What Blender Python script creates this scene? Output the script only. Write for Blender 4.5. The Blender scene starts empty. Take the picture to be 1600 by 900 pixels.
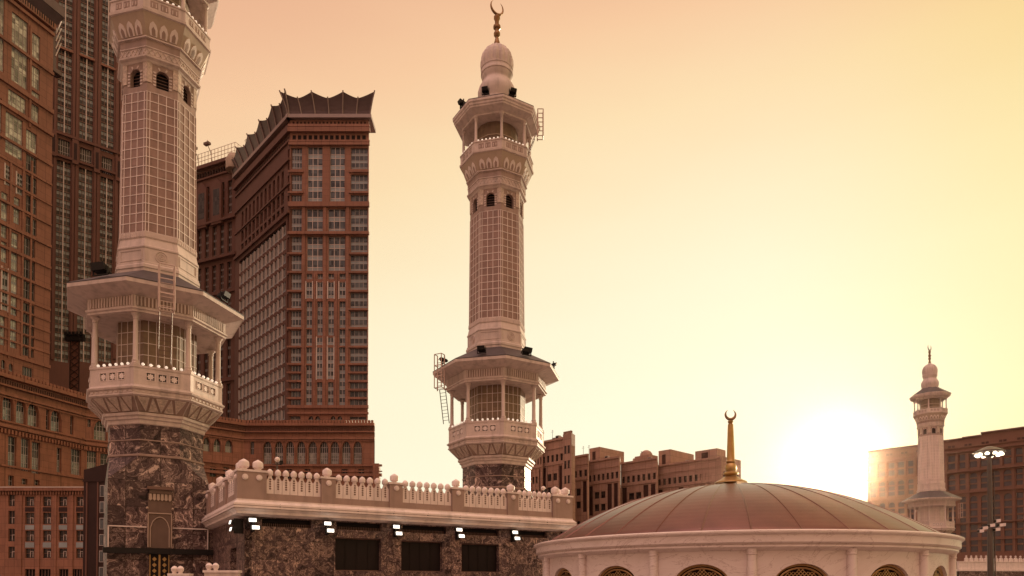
import bpy, math, random
from math import sin, cos, tan, pi, radians as R
from mathutils import Vector, Matrix
random.seed(7)
S = bpy.context.scene
COL = S.collection

# ------------------------------------------------------------------ camera, sky, sun, exposure
FPX, PY0, PITCH, CZ = 1118.0, 896.0, R(1.084), 1.7     # focal length and principal point in pixels of a 1600 px frame
cam_d = bpy.data.cameras.new('camera'); cam = bpy.data.objects.new('camera', cam_d); COL.objects.link(cam)
cam.location = (0, 0, CZ); cam.rotation_euler = (R(90) + PITCH, 0, 0)
cam_d.sensor_width = 36; cam_d.lens = 36 * FPX / 1600; cam_d.shift_y = (PY0 - 450) / 1600
cam_d.clip_start = 0.5; cam_d.clip_end = 20000
S.camera = cam
S.view_settings.view_transform = 'Standard'; S.view_settings.look = 'None'
S.view_settings.exposure = 0.0; S.view_settings.gamma = 1.0
try: S.view_settings.use_curve_mapping = False
except Exception: pass

SUN_AZ, SUN_EL = R(24.6), R(8.6)            # azimuth to the right of straight ahead (+Y)
sdir = Vector((sin(SUN_AZ) * cos(SUN_EL), cos(SUN_AZ) * cos(SUN_EL), sin(SUN_EL)))
sun_d = bpy.data.lights.new('sun', 'SUN'); sun = bpy.data.objects.new('sun', sun_d); COL.objects.link(sun)
sun_d.energy = 4.6; sun_d.angle = R(0.6); sun_d.color = (1.0, 0.78, 0.52)
sun.rotation_euler = (-sdir).to_track_quat('-Z', 'Y').to_euler()

W = bpy.data.worlds.new('World'); S.world = W; W.use_nodes = True
wt = W.node_tree; wt.nodes.clear()
def wn(t, **k):
    n = wt.nodes.new(t)
    for a, b in k.items(): setattr(n, a, b)
    return n
def wmath(op, a, b=None, clamp=False):
    n = wn('ShaderNodeMath', operation=op, use_clamp=clamp)
    for i, v in enumerate((a, b)):
        if v is None: continue
        if isinstance(v, (int, float)): n.inputs[i].default_value = v
        else: wt.links.new(v, n.inputs[i])
    return n.outputs[0]
def srgb(r, g, b):
    f = lambda c: (c/255/12.92) if c/255 <= .04045 else ((c/255+.055)/1.055)**2.4
    return (f(r), f(g), f(b), 1)
tc = wn('ShaderNodeTexCoord'); sep = wn('ShaderNodeSeparateXYZ'); wt.links.new(tc.outputs['Generated'], sep.inputs[0])
el = wmath('ARCSINE', sep.outputs['Z'])                         # elevation, radians
dotn = wn('ShaderNodeVectorMath', operation='DOT_PRODUCT'); wt.links.new(tc.outputs['Generated'], dotn.inputs[0]); dotn.inputs[1].default_value = sdir
ang = wmath('ARCCOSINE', wmath('MINIMUM', dotn.outputs['Value'], 0.999999))   # angle from the sun, radians
# dusty sunset sky: pale cream low and near the sun, apricot higher up and away from it
tel0 = wmath('ADD', wmath('MULTIPLY', el, 1.05), wmath('MULTIPLY', ang, 0.395))
dmap = wn('ShaderNodeMapping'); dmap.inputs['Scale'].default_value = (1.0, 1.0, 4.5); wt.links.new(tc.outputs['Generated'], dmap.inputs[0])
dust = wn('ShaderNodeTexNoise'); dust.inputs['Scale'].default_value = 1.6; dust.inputs['Detail'].default_value = 5; wt.links.new(dmap.outputs[0], dust.inputs['Vector'])
tel = wmath('ADD', tel0, wmath('MULTIPLY', wmath('SUBTRACT', dust.outputs[0], 0.5), 0.13))     # faint uneven bands of dust
ramp = wn('ShaderNodeValToRGB'); cr = ramp.color_ramp
SK = [(0.0, srgb(255,252,212)), (0.34, srgb(255,252,222)), (0.52, srgb(255,246,213)), (0.66, srgb(254,238,200)),
      (0.80, srgb(252,224,179)), (0.94, srgb(247,203,161)), (1.10, srgb(232,176,142)), (1.30, srgb(208,158,132)), (1.6, srgb(228,182,170)), (2.0, srgb(252,210,206)), (2.6, srgb(248,207,202))]
while len(cr.elements) < len(SK): cr.elements.new(0.5)
for e, (p, c) in zip(cr.elements, SK): e.position = p / 2.6; e.color = c
wt.links.new(wmath('DIVIDE', tel, 2.6, True), ramp.inputs[0])
glow = wmath('ADD', wmath('MULTIPLY', wmath('EXPONENT', wmath('MULTIPLY', wmath('POWER', wmath('DIVIDE', ang, 0.018), 2.0), -1.0)), 4.0),
                    wmath('MULTIPLY', wmath('EXPONENT', wmath('MULTIPLY', ang, -16.0)), 0.08))
bg1 = wn('ShaderNodeBackground'); azx = wmath('DIVIDE', sep.outputs['X'], wmath('MAXIMUM', sep.outputs['Y'], 0.05))      # yellower dust to the right of the sun
yel = wn('ShaderNodeMapRange', interpolation_type='SMOOTHSTEP'); yel.inputs[1].default_value = 0.30; yel.inputs[2].default_value = 0.80; yel.inputs[3].default_value = 0.0; yel.inputs[4].default_value = 1.0
wt.links.new(azx, yel.inputs[0])
ymx = wn('ShaderNodeMix', data_type='RGBA', blend_type='MULTIPLY'); wt.links.new(yel.outputs[0], ymx.inputs[0]); wt.links.new(ramp.outputs[0], ymx.inputs[6]); ymx.inputs[7].default_value = (0.97, 0.94, 0.73, 1)
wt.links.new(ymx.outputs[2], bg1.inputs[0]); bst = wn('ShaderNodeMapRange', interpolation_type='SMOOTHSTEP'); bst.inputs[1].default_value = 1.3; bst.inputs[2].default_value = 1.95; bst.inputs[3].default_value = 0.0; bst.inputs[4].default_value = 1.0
wt.links.new(tel, bst.inputs[0])                        # added fill: unseen sky behind the camera raised to light front faces, strongest right
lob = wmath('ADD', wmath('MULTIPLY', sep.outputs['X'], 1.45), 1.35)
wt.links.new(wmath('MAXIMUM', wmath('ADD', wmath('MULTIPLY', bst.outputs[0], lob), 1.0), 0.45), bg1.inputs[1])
bg2 = wn('ShaderNodeBackground'); bg2.inputs[0].default_value = (1.0, 0.86, 0.50, 1); wt.links.new(glow, bg2.inputs[1])
nis = wn('ShaderNodeTexSky', sky_type='NISHITA'); nis.sun_disc = False; nis.sun_elevation = SUN_EL; nis.sun_rotation = SUN_AZ
nis.dust_density = 6.0; nis.air_density = 1.0; nis.ozone_density = 1.0
tint = wn('ShaderNodeMix', data_type='RGBA', blend_type='MULTIPLY'); tint.inputs[0].default_value = 1.0
wt.links.new(nis.outputs[0], tint.inputs[6]); tint.inputs[7].default_value = (1.0, 0.72, 0.50, 1)
bg3 = wn('ShaderNodeBackground'); wt.links.new(tint.outputs[2], bg3.inputs[0]); bg3.inputs[1].default_value = 0.003
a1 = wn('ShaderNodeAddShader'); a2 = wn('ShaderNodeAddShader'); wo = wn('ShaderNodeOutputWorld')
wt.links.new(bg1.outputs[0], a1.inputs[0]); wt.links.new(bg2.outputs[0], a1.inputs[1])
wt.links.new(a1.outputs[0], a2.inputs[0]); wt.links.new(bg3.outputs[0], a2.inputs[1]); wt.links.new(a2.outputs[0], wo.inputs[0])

# ------------------------------------------------------------------ pixel geometry (photo is 1600 x 900; heights z are relative to the lens)
def ray(px, py):
    x = (px - 800) / FPX; v = (PY0 - py) / FPX
    return Vector((x, cos(PITCH) - v * sin(PITCH), sin(PITCH) + v * cos(PITCH)))
def at_depth(px, py, Y): r = ray(px, py); return r * (Y / r.y)
def at_z(px, py, z): r = ray(px, py); return r * (z / r.z)
class Plane:                                   # vertical wall plane: origin at px, depth Y, direction angle from +X
    def __init__(s, px, Y, deg, base=-12.0):
        s.o = Vector(((px - 800) / FPX * Y, Y)); s.a = R(deg); s.d = Vector((cos(s.a), sin(s.a))); s.base = base
    def sz(s, px, py):
        r = ray(px, py); q = Vector((r.x, r.y))
        # o + d*t = q*k
        det = s.d.x * (-q.y) + s.d.y * q.x
        t = (-s.o.x * (-q.y) - s.o.y * q.x) / det
        p = s.o + s.d * t
        k = p.dot(q) / q.dot(q)
        return t, r.z * k
    def op(s, l, r, t, b, *rest):              # pixel box -> (s0, s1, z0, z1) on the wall
        m = (l + r) / 2
        return (s.sz(l, t)[0], s.sz(r, t)[0], s.sz(m, b)[1], s.sz(m, t)[1]) + rest

# ------------------------------------------------------------------ materials
MATS = {}
def mat(name, base, rough=0.7, metal=0.0, spec=0.5, var=0.12, scale=0.6, bump=0.0, bscale=8.0, emit=None, estr=0.0, dirt=0.0, coat=0.0, joints=None):
    m = bpy.data.materials.new(name); m.use_nodes = True; nt = m.node_tree; b = nt.nodes['Principled BSDF']
    b.inputs['Roughness'].default_value = rough; b.inputs['Metallic'].default_value = metal
    b.inputs['Specular IOR Level'].default_value = spec; b.inputs['Coat Weight'].default_value = coat
    t = nt.nodes.new('ShaderNodeTexCoord'); n = nt.nodes.new('ShaderNodeTexNoise'); n.inputs['Scale'].default_value = scale
    n.inputs['Detail'].default_value = 8; n.inputs['Roughness'].default_value = 0.65
    nt.links.new(t.outputs['Object'], n.inputs['Vector'])
    mr = nt.nodes.new('ShaderNodeMapRange'); mr.inputs[1].default_value = 0.25; mr.inputs[2].default_value = 0.75
    mr.inputs[3].default_value = 1 - var; mr.inputs[4].default_value = 1 + var; nt.links.new(n.outputs[0], mr.inputs[0])
    mx = nt.nodes.new('ShaderNodeMix'); mx.data_type = 'RGBA'; mx.blend_type = 'MULTIPLY'; mx.inputs[0].default_value = 1
    mx.inputs[6].default_value = (*base, 1); nt.links.new(mr.outputs[0], mx.inputs[7])
    out = mx.outputs[2]
    if dirt > 0:                               # rain streaks and soot, drawn out down the wall
        mp = nt.nodes.new('ShaderNodeMapping'); mp.inputs['Scale'].default_value = (2.2, 2.2, 0.22); nt.links.new(t.outputs['Object'], mp.inputs[0])
        n2 = nt.nodes.new('ShaderNodeTexNoise'); n2.inputs['Scale'].default_value = 1.0; n2.inputs['Detail'].default_value = 6; nt.links.new(mp.outputs[0], n2.inputs['Vector'])
        r2 = nt.nodes.new('ShaderNodeMapRange'); r2.inputs[1].default_value = 0.48; r2.inputs[2].default_value = 0.75; r2.inputs[3].default_value = 1; r2.inputs[4].default_value = 1 - dirt
        nt.links.new(n2.outputs[0], r2.inputs[0])
        m2 = nt.nodes.new('ShaderNodeMix'); m2.data_type = 'RGBA'; m2.blend_type = 'MULTIPLY'; m2.inputs[0].default_value = 1
        nt.links.new(out, m2.inputs[6]); nt.links.new(r2.outputs[0], m2.inputs[7]); out = m2.outputs[2]
    if joints:                                 # fine dark lines between cladding panels
        dv = nt.nodes.new('ShaderNodeVectorMath'); dv.operation = 'DIVIDE'; dv.inputs[1].default_value = (joints[0], 1, joints[1]); nt.links.new(t.outputs['Object'], dv.inputs[0])
        fr = nt.nodes.new('ShaderNodeVectorMath'); fr.operation = 'FRACTION'; nt.links.new(dv.outputs[0], fr.inputs[0])
        sp = nt.nodes.new('ShaderNodeSeparateXYZ'); nt.links.new(fr.outputs[0], sp.inputs[0])
        mn = nt.nodes.new('ShaderNodeMath'); mn.operation = 'MINIMUM'; nt.links.new(sp.outputs['X'], mn.inputs[0]); nt.links.new(sp.outputs['Z'], mn.inputs[1])
        gt = nt.nodes.new('ShaderNodeMath'); gt.operation = 'GREATER_THAN'; gt.inputs[1].default_value = joints[2]; nt.links.new(mn.outputs[0], gt.inputs[0])
        fl = nt.nodes.new('ShaderNodeVectorMath'); fl.operation = 'FLOOR'; nt.links.new(dv.outputs[0], fl.inputs[0])
        wn_ = nt.nodes.new('ShaderNodeTexWhiteNoise'); wn_.noise_dimensions = '3D'; nt.links.new(fl.outputs[0], wn_.inputs['Vector'])
        pr = nt.nodes.new('ShaderNodeMapRange'); pr.inputs[3].default_value = 0.90; pr.inputs[4].default_value = 1.10; nt.links.new(wn_.outputs['Value'], pr.inputs[0])
        jr = nt.nodes.new('ShaderNodeMapRange'); jr.inputs[3].default_value = 0.62; jr.inputs[4].default_value = 1.0; nt.links.new(gt.outputs[0], jr.inputs[0])
        pj = nt.nodes.new('ShaderNodeMath'); pj.operation = 'MULTIPLY'; nt.links.new(pr.outputs[0], pj.inputs[0]); nt.links.new(jr.outputs[0], pj.inputs[1])
        m3 = nt.nodes.new('ShaderNodeMix'); m3.data_type = 'RGBA'; m3.blend_type = 'MULTIPLY'; m3.inputs[0].default_value = 1
        nt.links.new(out, m3.inputs[6]); nt.links.new(pj.outputs[0], m3.inputs[7]); out = m3.outputs[2]
    nt.links.new(out, b.inputs['Base Color'])
    if bump > 0:
        nb = nt.nodes.new('ShaderNodeTexNoise'); nb.inputs['Scale'].default_value = bscale; nb.inputs['Detail'].default_value = 5
        nt.links.new(t.outputs['Object'], nb.inputs['Vector'])
        bp = nt.nodes.new('ShaderNodeBump'); bp.inputs['Strength'].default_value = bump; bp.inputs['Distance'].default_value = 0.05
        nt.links.new(nb.outputs[0], bp.inputs['Height']); nt.links.new(bp.outputs[0], b.inputs['Normal'])
    if emit: b.inputs['Emission Color'].default_value = (*emit, 1); b.inputs['Emission Strength'].default_value = estr
    MATS[name] = m; return m

def cell_mat(name, c1, c2, cell, rough=0.6, spec=0.5, metal=0.0, fine=0.1, joint=None):
    """colour that changes from tile to tile / pane to pane (object space cells)"""
    m = bpy.data.materials.new(name); m.use_nodes = True; nt = m.node_tree; b = nt.nodes['Principled BSDF']
    b.inputs['Roughness'].default_value = rough; b.inputs['Specular IOR Level'].default_value = spec; b.inputs['Metallic'].default_value = metal
    t = nt.nodes.new('ShaderNodeTexCoord'); mp = nt.nodes.new('ShaderNodeVectorMath'); mp.operation = 'DIVIDE'; mp.inputs[1].default_value = cell
    fl = nt.nodes.new('ShaderNodeVectorMath'); fl.operation = 'FLOOR'; w = nt.nodes.new('ShaderNodeTexWhiteNoise'); w.noise_dimensions = '3D'
    nt.links.new(t.outputs['Object'], mp.inputs[0]); nt.links.new(mp.outputs[0], fl.inputs[0]); nt.links.new(fl.outputs[0], w.inputs['Vector'])
    mx = nt.nodes.new('ShaderNodeMix'); mx.data_type = 'RGBA'; mx.inputs[6].default_value = (*c1, 1); mx.inputs[7].default_value = (*c2, 1)
    nt.links.new(w.outputs['Value'], mx.inputs[0])
    n = nt.nodes.new('ShaderNodeTexNoise'); n.inputs['Scale'].default_value = 3; n.inputs['Detail'].default_value = 6; nt.links.new(t.outputs['Object'], n.inputs['Vector'])
    mr = nt.nodes.new('ShaderNodeMapRange'); mr.inputs[1].default_value = .3; mr.inputs[2].default_value = .7; mr.inputs[3].default_value = 1 - fine; mr.inputs[4].default_value = 1 + fine
    nt.links.new(n.outputs[0], mr.inputs[0])
    m2 = nt.nodes.new('ShaderNodeMix'); m2.data_type = 'RGBA'; m2.blend_type = 'MULTIPLY'; m2.inputs[0].default_value = 1
    nt.links.new(mx.outputs[2], m2.inputs[6]); nt.links.new(mr.outputs[0], m2.inputs[7]); nt.links.new(m2.outputs[2], b.inputs['Base Color'])
    MATS[name] = m; return m

def swirl_mat(name, stops, slab, warp=2.2, wscale=1.4, rough=0.5, zs=1.0, joint=False):
    """polished marble slabs: folded veins that change direction from slab to slab"""
    m = bpy.data.materials.new(name); m.use_nodes = True; nt = m.node_tree; b = nt.nodes['Principled BSDF']; L = nt.links.new
    b.inputs['Roughness'].default_value = rough; b.inputs['Specular IOR Level'].default_value = 0.28
    t = nt.nodes.new('ShaderNodeTexCoord')
    dv = nt.nodes.new('ShaderNodeVectorMath'); dv.operation = 'DIVIDE'; dv.inputs[1].default_value = slab; L(t.outputs['Object'], dv.inputs[0])
    fl = nt.nodes.new('ShaderNodeVectorMath'); fl.operation = 'FLOOR'; L(dv.outputs[0], fl.inputs[0])
    w = nt.nodes.new('ShaderNodeTexWhiteNoise'); w.noise_dimensions = '3D'; L(fl.outputs[0], w.inputs['Vector'])
    rot = nt.nodes.new('ShaderNodeVectorRotate'); rot.rotation_type = 'AXIS_ANGLE'; rot.inputs['Axis'].default_value = (0.2, 1, 0.1)
    am = nt.nodes.new('ShaderNodeMath'); am.operation = 'MULTIPLY'; am.inputs[1].default_value = 2.6; L(w.outputs['Value'], am.inputs[0]); L(am.outputs[0], rot.inputs['Angle'])
    L(t.outputs['Object'], rot.inputs['Vector'])
    of = nt.nodes.new('ShaderNodeVectorMath'); of.operation = 'MULTIPLY_ADD'; of.inputs[1].default_value = (9, 9, 9); L(w.outputs['Color'], of.inputs[0]); L(rot.outputs[0], of.inputs[2])
    n1 = nt.nodes.new('ShaderNodeTexNoise'); n1.inputs['Scale'].default_value = wscale; n1.inputs['Detail'].default_value = 3; L(of.outputs[0], n1.inputs['Vector'])
    ad = nt.nodes.new('ShaderNodeVectorMath'); ad.operation = 'MULTIPLY_ADD'; ad.inputs[1].default_value = (warp, warp, warp); L(n1.outputs['Color'], ad.inputs[0]); L(of.outputs[0], ad.inputs[2])
    mp = nt.nodes.new('ShaderNodeMapping'); mp.inputs['Scale'].default_value = (0.9, 0.9, 2.6 * zs); L(ad.outputs[0], mp.inputs[0])
    n2 = nt.nodes.new('ShaderNodeTexNoise'); n2.inputs['Scale'].default_value = wscale; n2.inputs['Detail'].default_value = 7; n2.inputs['Roughness'].default_value = .62; n2.inputs['Distortion'].default_value = 1.4; L(mp.outputs[0], n2.inputs['Vector'])
    cr = nt.nodes.new('ShaderNodeValToRGB'); L(n2.outputs[0], cr.inputs[0]); e = cr.color_ramp.elements
    while len(e) < len(stops): e.new(.5)
    for k, (p, c) in zip(e, stops): k.position = p; k.color = (*c, 1)
    out = cr.outputs[0]
    # slabs differ in overall tone
    tn = nt.nodes.new('ShaderNodeMapRange'); tn.inputs[3].default_value = 0.72; tn.inputs[4].default_value = 1.25; L(w.outputs['Value'], tn.inputs[0])
    mt = nt.nodes.new('ShaderNodeMix'); mt.data_type = 'RGBA'; mt.blend_type = 'MULTIPLY'; mt.inputs[0].default_value = 1.0 if joint else 0.0; L(out, mt.inputs[6]); L(tn.outputs[0], mt.inputs[7]); out = mt.outputs[2]
    if joint:                                  # dark joints between the slabs
        fr = nt.nodes.new('ShaderNodeVectorMath'); fr.operation = 'FRACTION'; L(dv.outputs[0], fr.inputs[0]); sp = nt.nodes.new('ShaderNodeSeparateXYZ'); L(fr.outputs[0], sp.inputs[0])
        mn = nt.nodes.new('ShaderNodeMath'); mn.operation = 'MINIMUM'; L(sp.outputs['X'], mn.inputs[0]); L(sp.outputs['Z'], mn.inputs[1])
        gt = nt.nodes.new('ShaderNodeMath'); gt.operation = 'GREATER_THAN'; gt.inputs[1].default_value = 0.016; L(mn.outputs[0], gt.inputs[0])
        mj = nt.nodes.new('ShaderNodeMix'); mj.data_type = 'RGBA'; mj.inputs[6].default_value = (0.02, 0.013, 0.012, 1); L(gt.outputs[0], mj.inputs[0]); L(out, mj.inputs[7]); out = mj.outputs[2]
    L(out, b.inputs['Base Color'])
    MATS[name] = m; return m

mat('white_stone', (0.63, 0.525, 0.48), 0.62, var=0.13, scale=1.1, dirt=0.30, bump=0.15)
mat('pale_stone', (0.79, 0.69, 0.65), 0.62, var=0.11, scale=1.6, dirt=0.22, bump=0.1)
mat('rose_stone', (0.35, 0.25, 0.212), 0.62, var=0.15, scale=1.0, dirt=0.25)
mat('carved_stone', (0.55, 0.45, 0.38), 0.75, var=0.45, scale=6.0, bump=0.5, bscale=7)
mat('tan_stone', (0.46, 0.36, 0.28), 0.7, var=0.12, dirt=0.1)
cell_mat('rose_tile', (0.235, 0.15, 0.125), (0.31, 0.20, 0.168), (0.60, 0.60, 0.66), 0.55, fine=0.12)
cell_mat('core_tile', (0.19, 0.13, 0.085), (0.25, 0.175, 0.115), (0.66, 0.66, 0.9), 0.55, fine=0.12)
mat('lead_roof', (0.055, 0.045, 0.05), 0.5, var=0.3, scale=1.5)
mat('dark_void', (0.012, 0.008, 0.008), 0.7, var=0.1, spec=0.15)
mat('dark_shutter', (0.014, 0.009, 0.009), 0.5, spec=0.2, var=0.25, scale=0.8)
mat('lamp_black', (0.012, 0.010, 0.010), 0.5, spec=0.3)
mat('painted_steel', (0.55, 0.42, 0.36), 0.5)
mat('brown_steel', (0.16, 0.09, 0.07), 0.5)
mat('pole_metal', (0.10, 0.075, 0.07), 0.35, metal=0.5)
mat('brass', (0.46, 0.30, 0.12), 0.32, metal=0.95, var=0.15, scale=3)
mat('old_brass', (0.26, 0.15, 0.07), 0.4, metal=0.8, var=0.2, scale=3)
mat('gilt', (0.45, 0.28, 0.12), 0.4, metal=0.6, var=0.2, scale=4)
mat('bulb_white', (0.9, 0.82, 0.72), 0.3, emit=(1.0, 0.86, 0.70), estr=0.55)
mat('lamp_lit', (0.9, 0.9, 0.85), 0.3, emit=(1.0, 0.93, 0.80), estr=2.2)
mat('niche_stone', (0.15, 0.10, 0.075), 0.65, var=0.2, dirt=0.2)
mat('post_lamp_lit', (0.9, 0.9, 0.85), 0.3, emit=(1.0, 0.86, 0.60), estr=3.5)
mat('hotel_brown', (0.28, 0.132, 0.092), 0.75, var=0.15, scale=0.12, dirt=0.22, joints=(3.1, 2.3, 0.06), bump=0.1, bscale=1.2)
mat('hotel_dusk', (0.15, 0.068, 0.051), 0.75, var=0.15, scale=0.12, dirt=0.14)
mat('podium_brown', (0.285, 0.13, 0.085), 0.75, var=0.16, scale=0.15, dirt=0.25, joints=(2.6, 1.9, 0.05), bump=0.1, bscale=1.2)
mat('crown_metal', (0.115, 0.08, 0.085), 0.4, metal=0.4, var=0.2, scale=0.3)
mat('crown_rib', (0.30, 0.23, 0.22), 0.45, metal=0.2)
mat('dark_pier', (0.04, 0.02, 0.018), 0.7, spec=0.25, var=0.2, scale=0.3, dirt=0.2)
mat('beige_stone', (0.40, 0.25, 0.19), 0.75, var=0.12, scale=0.1, dirt=0.2, joints=(3.3, 2.9, 0.05))
mat('bay_screen', (0.05, 0.018, 0.014), 0.6, spec=0.25, var=0.15, scale=0.4)
mat('ochre_stone', (0.20, 0.095, 0.062), 0.75, var=0.10, scale=0.1, dirt=0.1)
cell_mat('tower_glass', (0.010, 0.011, 0.014), (0.10, 0.118, 0.135), (1.15, 3, 1.9), 0.15, spec=0.5, fine=0.15)
cell_mat('bright_glass', (0.09, 0.095, 0.085), (0.62, 0.65, 0.58), (1.3, 3, 1.7), 0.1, spec=0.9, fine=0.25)  # pale tones put a bright reflection into the pane colour, varied by pane
mat('spandrel_glass', (0.27, 0.315, 0.345), 0.3, var=0.25, scale=0.25, spec=0.6)
mat('mullion', (0.42, 0.385, 0.375), 0.5)
mat('pale_frame', (0.62, 0.53, 0.50), 0.5)
cell_mat('dark_glass', (0.012, 0.010, 0.012), (0.065, 0.058, 0.058), (1.3, 3, 1.9), 0.2, spec=0.35)
cell_mat('violet_glass', (0.03, 0.027, 0.042), (0.07, 0.06, 0.08), (2.3, 3, 3.2), 0.2, spec=0.7)
cell_mat('arch_glass', (0.06, 0.065, 0.06), (0.30, 0.30, 0.27), (1.0, 3, 2.0), 0.12, spec=0.8, fine=0.2)
swirl_mat('swirl_marble', [(0.36, (0.018, 0.011, 0.012)), (0.42, (0.07, 0.042, 0.043)), (0.46, (0.14, 0.092, 0.09)), (0.485, (0.035, 0.02, 0.021)), (0.52, (0.12, 0.076, 0.073)), (0.542, (0.46, 0.34, 0.30)), (0.562, (0.06, 0.036, 0.035)), (0.60, (0.19, 0.125, 0.117)), (0.63, (0.60, 0.46, 0.40))], (2.08, 40, 1.78), warp=2.2, wscale=0.8, joint=True)
swirl_mat('book_marble', [(0.36, (0.02, 0.012, 0.013)), (0.43, (0.075, 0.046, 0.047)), (0.47, (0.15, 0.10, 0.10)), (0.495, (0.04, 0.023, 0.024)), (0.525, (0.13, 0.083, 0.078)), (0.547, (0.56, 0.40, 0.32)), (0.57, (0.05, 0.03, 0.03)), (0.61, (0.22, 0.145, 0.13)), (0.64, (0.58, 0.42, 0.33))], (1.15, 40, 1.1), warp=1.5, wscale=1.9, zs=0.42, joint=True)
swirl_mat('vein_marble', [(0.30, (0.62, 0.52, 0.48)), (0.40, (0.70, 0.60, 0.56)), (0.488, (0.72, 0.62, 0.58)), (0.498, (0.44, 0.33, 0.30)), (0.508, (0.72, 0.62, 0.58)), (0.60, (0.74, 0.64, 0.60)), (0.8, (0.66, 0.55, 0.51))], (40, 40, 40), warp=1.0, wscale=0.45, rough=0.4)

def dome_mat():
    m = mat('dome_copper', (0.165, 0.074, 0.056), 0.32, metal=0.55, spec=0.5, var=0.28, scale=0.5)
    nt = m.node_tree; b = nt.nodes['Principled BSDF']
    t = nt.nodes.new('ShaderNodeTexCoord'); sp = nt.nodes.new('ShaderNodeSeparateXYZ'); nt.links.new(t.outputs['Object'], sp.inputs[0])
    mu = nt.nodes.new('ShaderNodeMath'); mu.operation = 'MULTIPLY'; mu.inputs[1].default_value = 5.0; nt.links.new(sp.outputs['Z'], mu.inputs[0])
    ns = nt.nodes.new('ShaderNodeTexNoise'); ns.inputs['Scale'].default_value = 14; nt.links.new(t.outputs['Object'], ns.inputs['Vector'])
    wv = nt.nodes.new('ShaderNodeMath'); wv.operation = 'PINGPONG'; wv.inputs[1].default_value = 0.5; nt.links.new(mu.outputs[0], wv.inputs[0])
    ad = nt.nodes.new('ShaderNodeMath'); ad.operation = 'MULTIPLY_ADD'; ad.inputs[1].default_value = 0.8; nt.links.new(ns.outputs[0], ad.inputs[0]); nt.links.new(wv.outputs[0], ad.inputs[2])
    bp = nt.nodes.new('ShaderNodeBump'); bp.inputs['Strength'].default_value = 0.16; bp.inputs['Distance'].default_value = 0.03
    nt.links.new(ad.outputs[0], bp.inputs['Height']); nt.links.new(bp.outputs[0], b.inputs['Normal'])
dome_mat()

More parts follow.
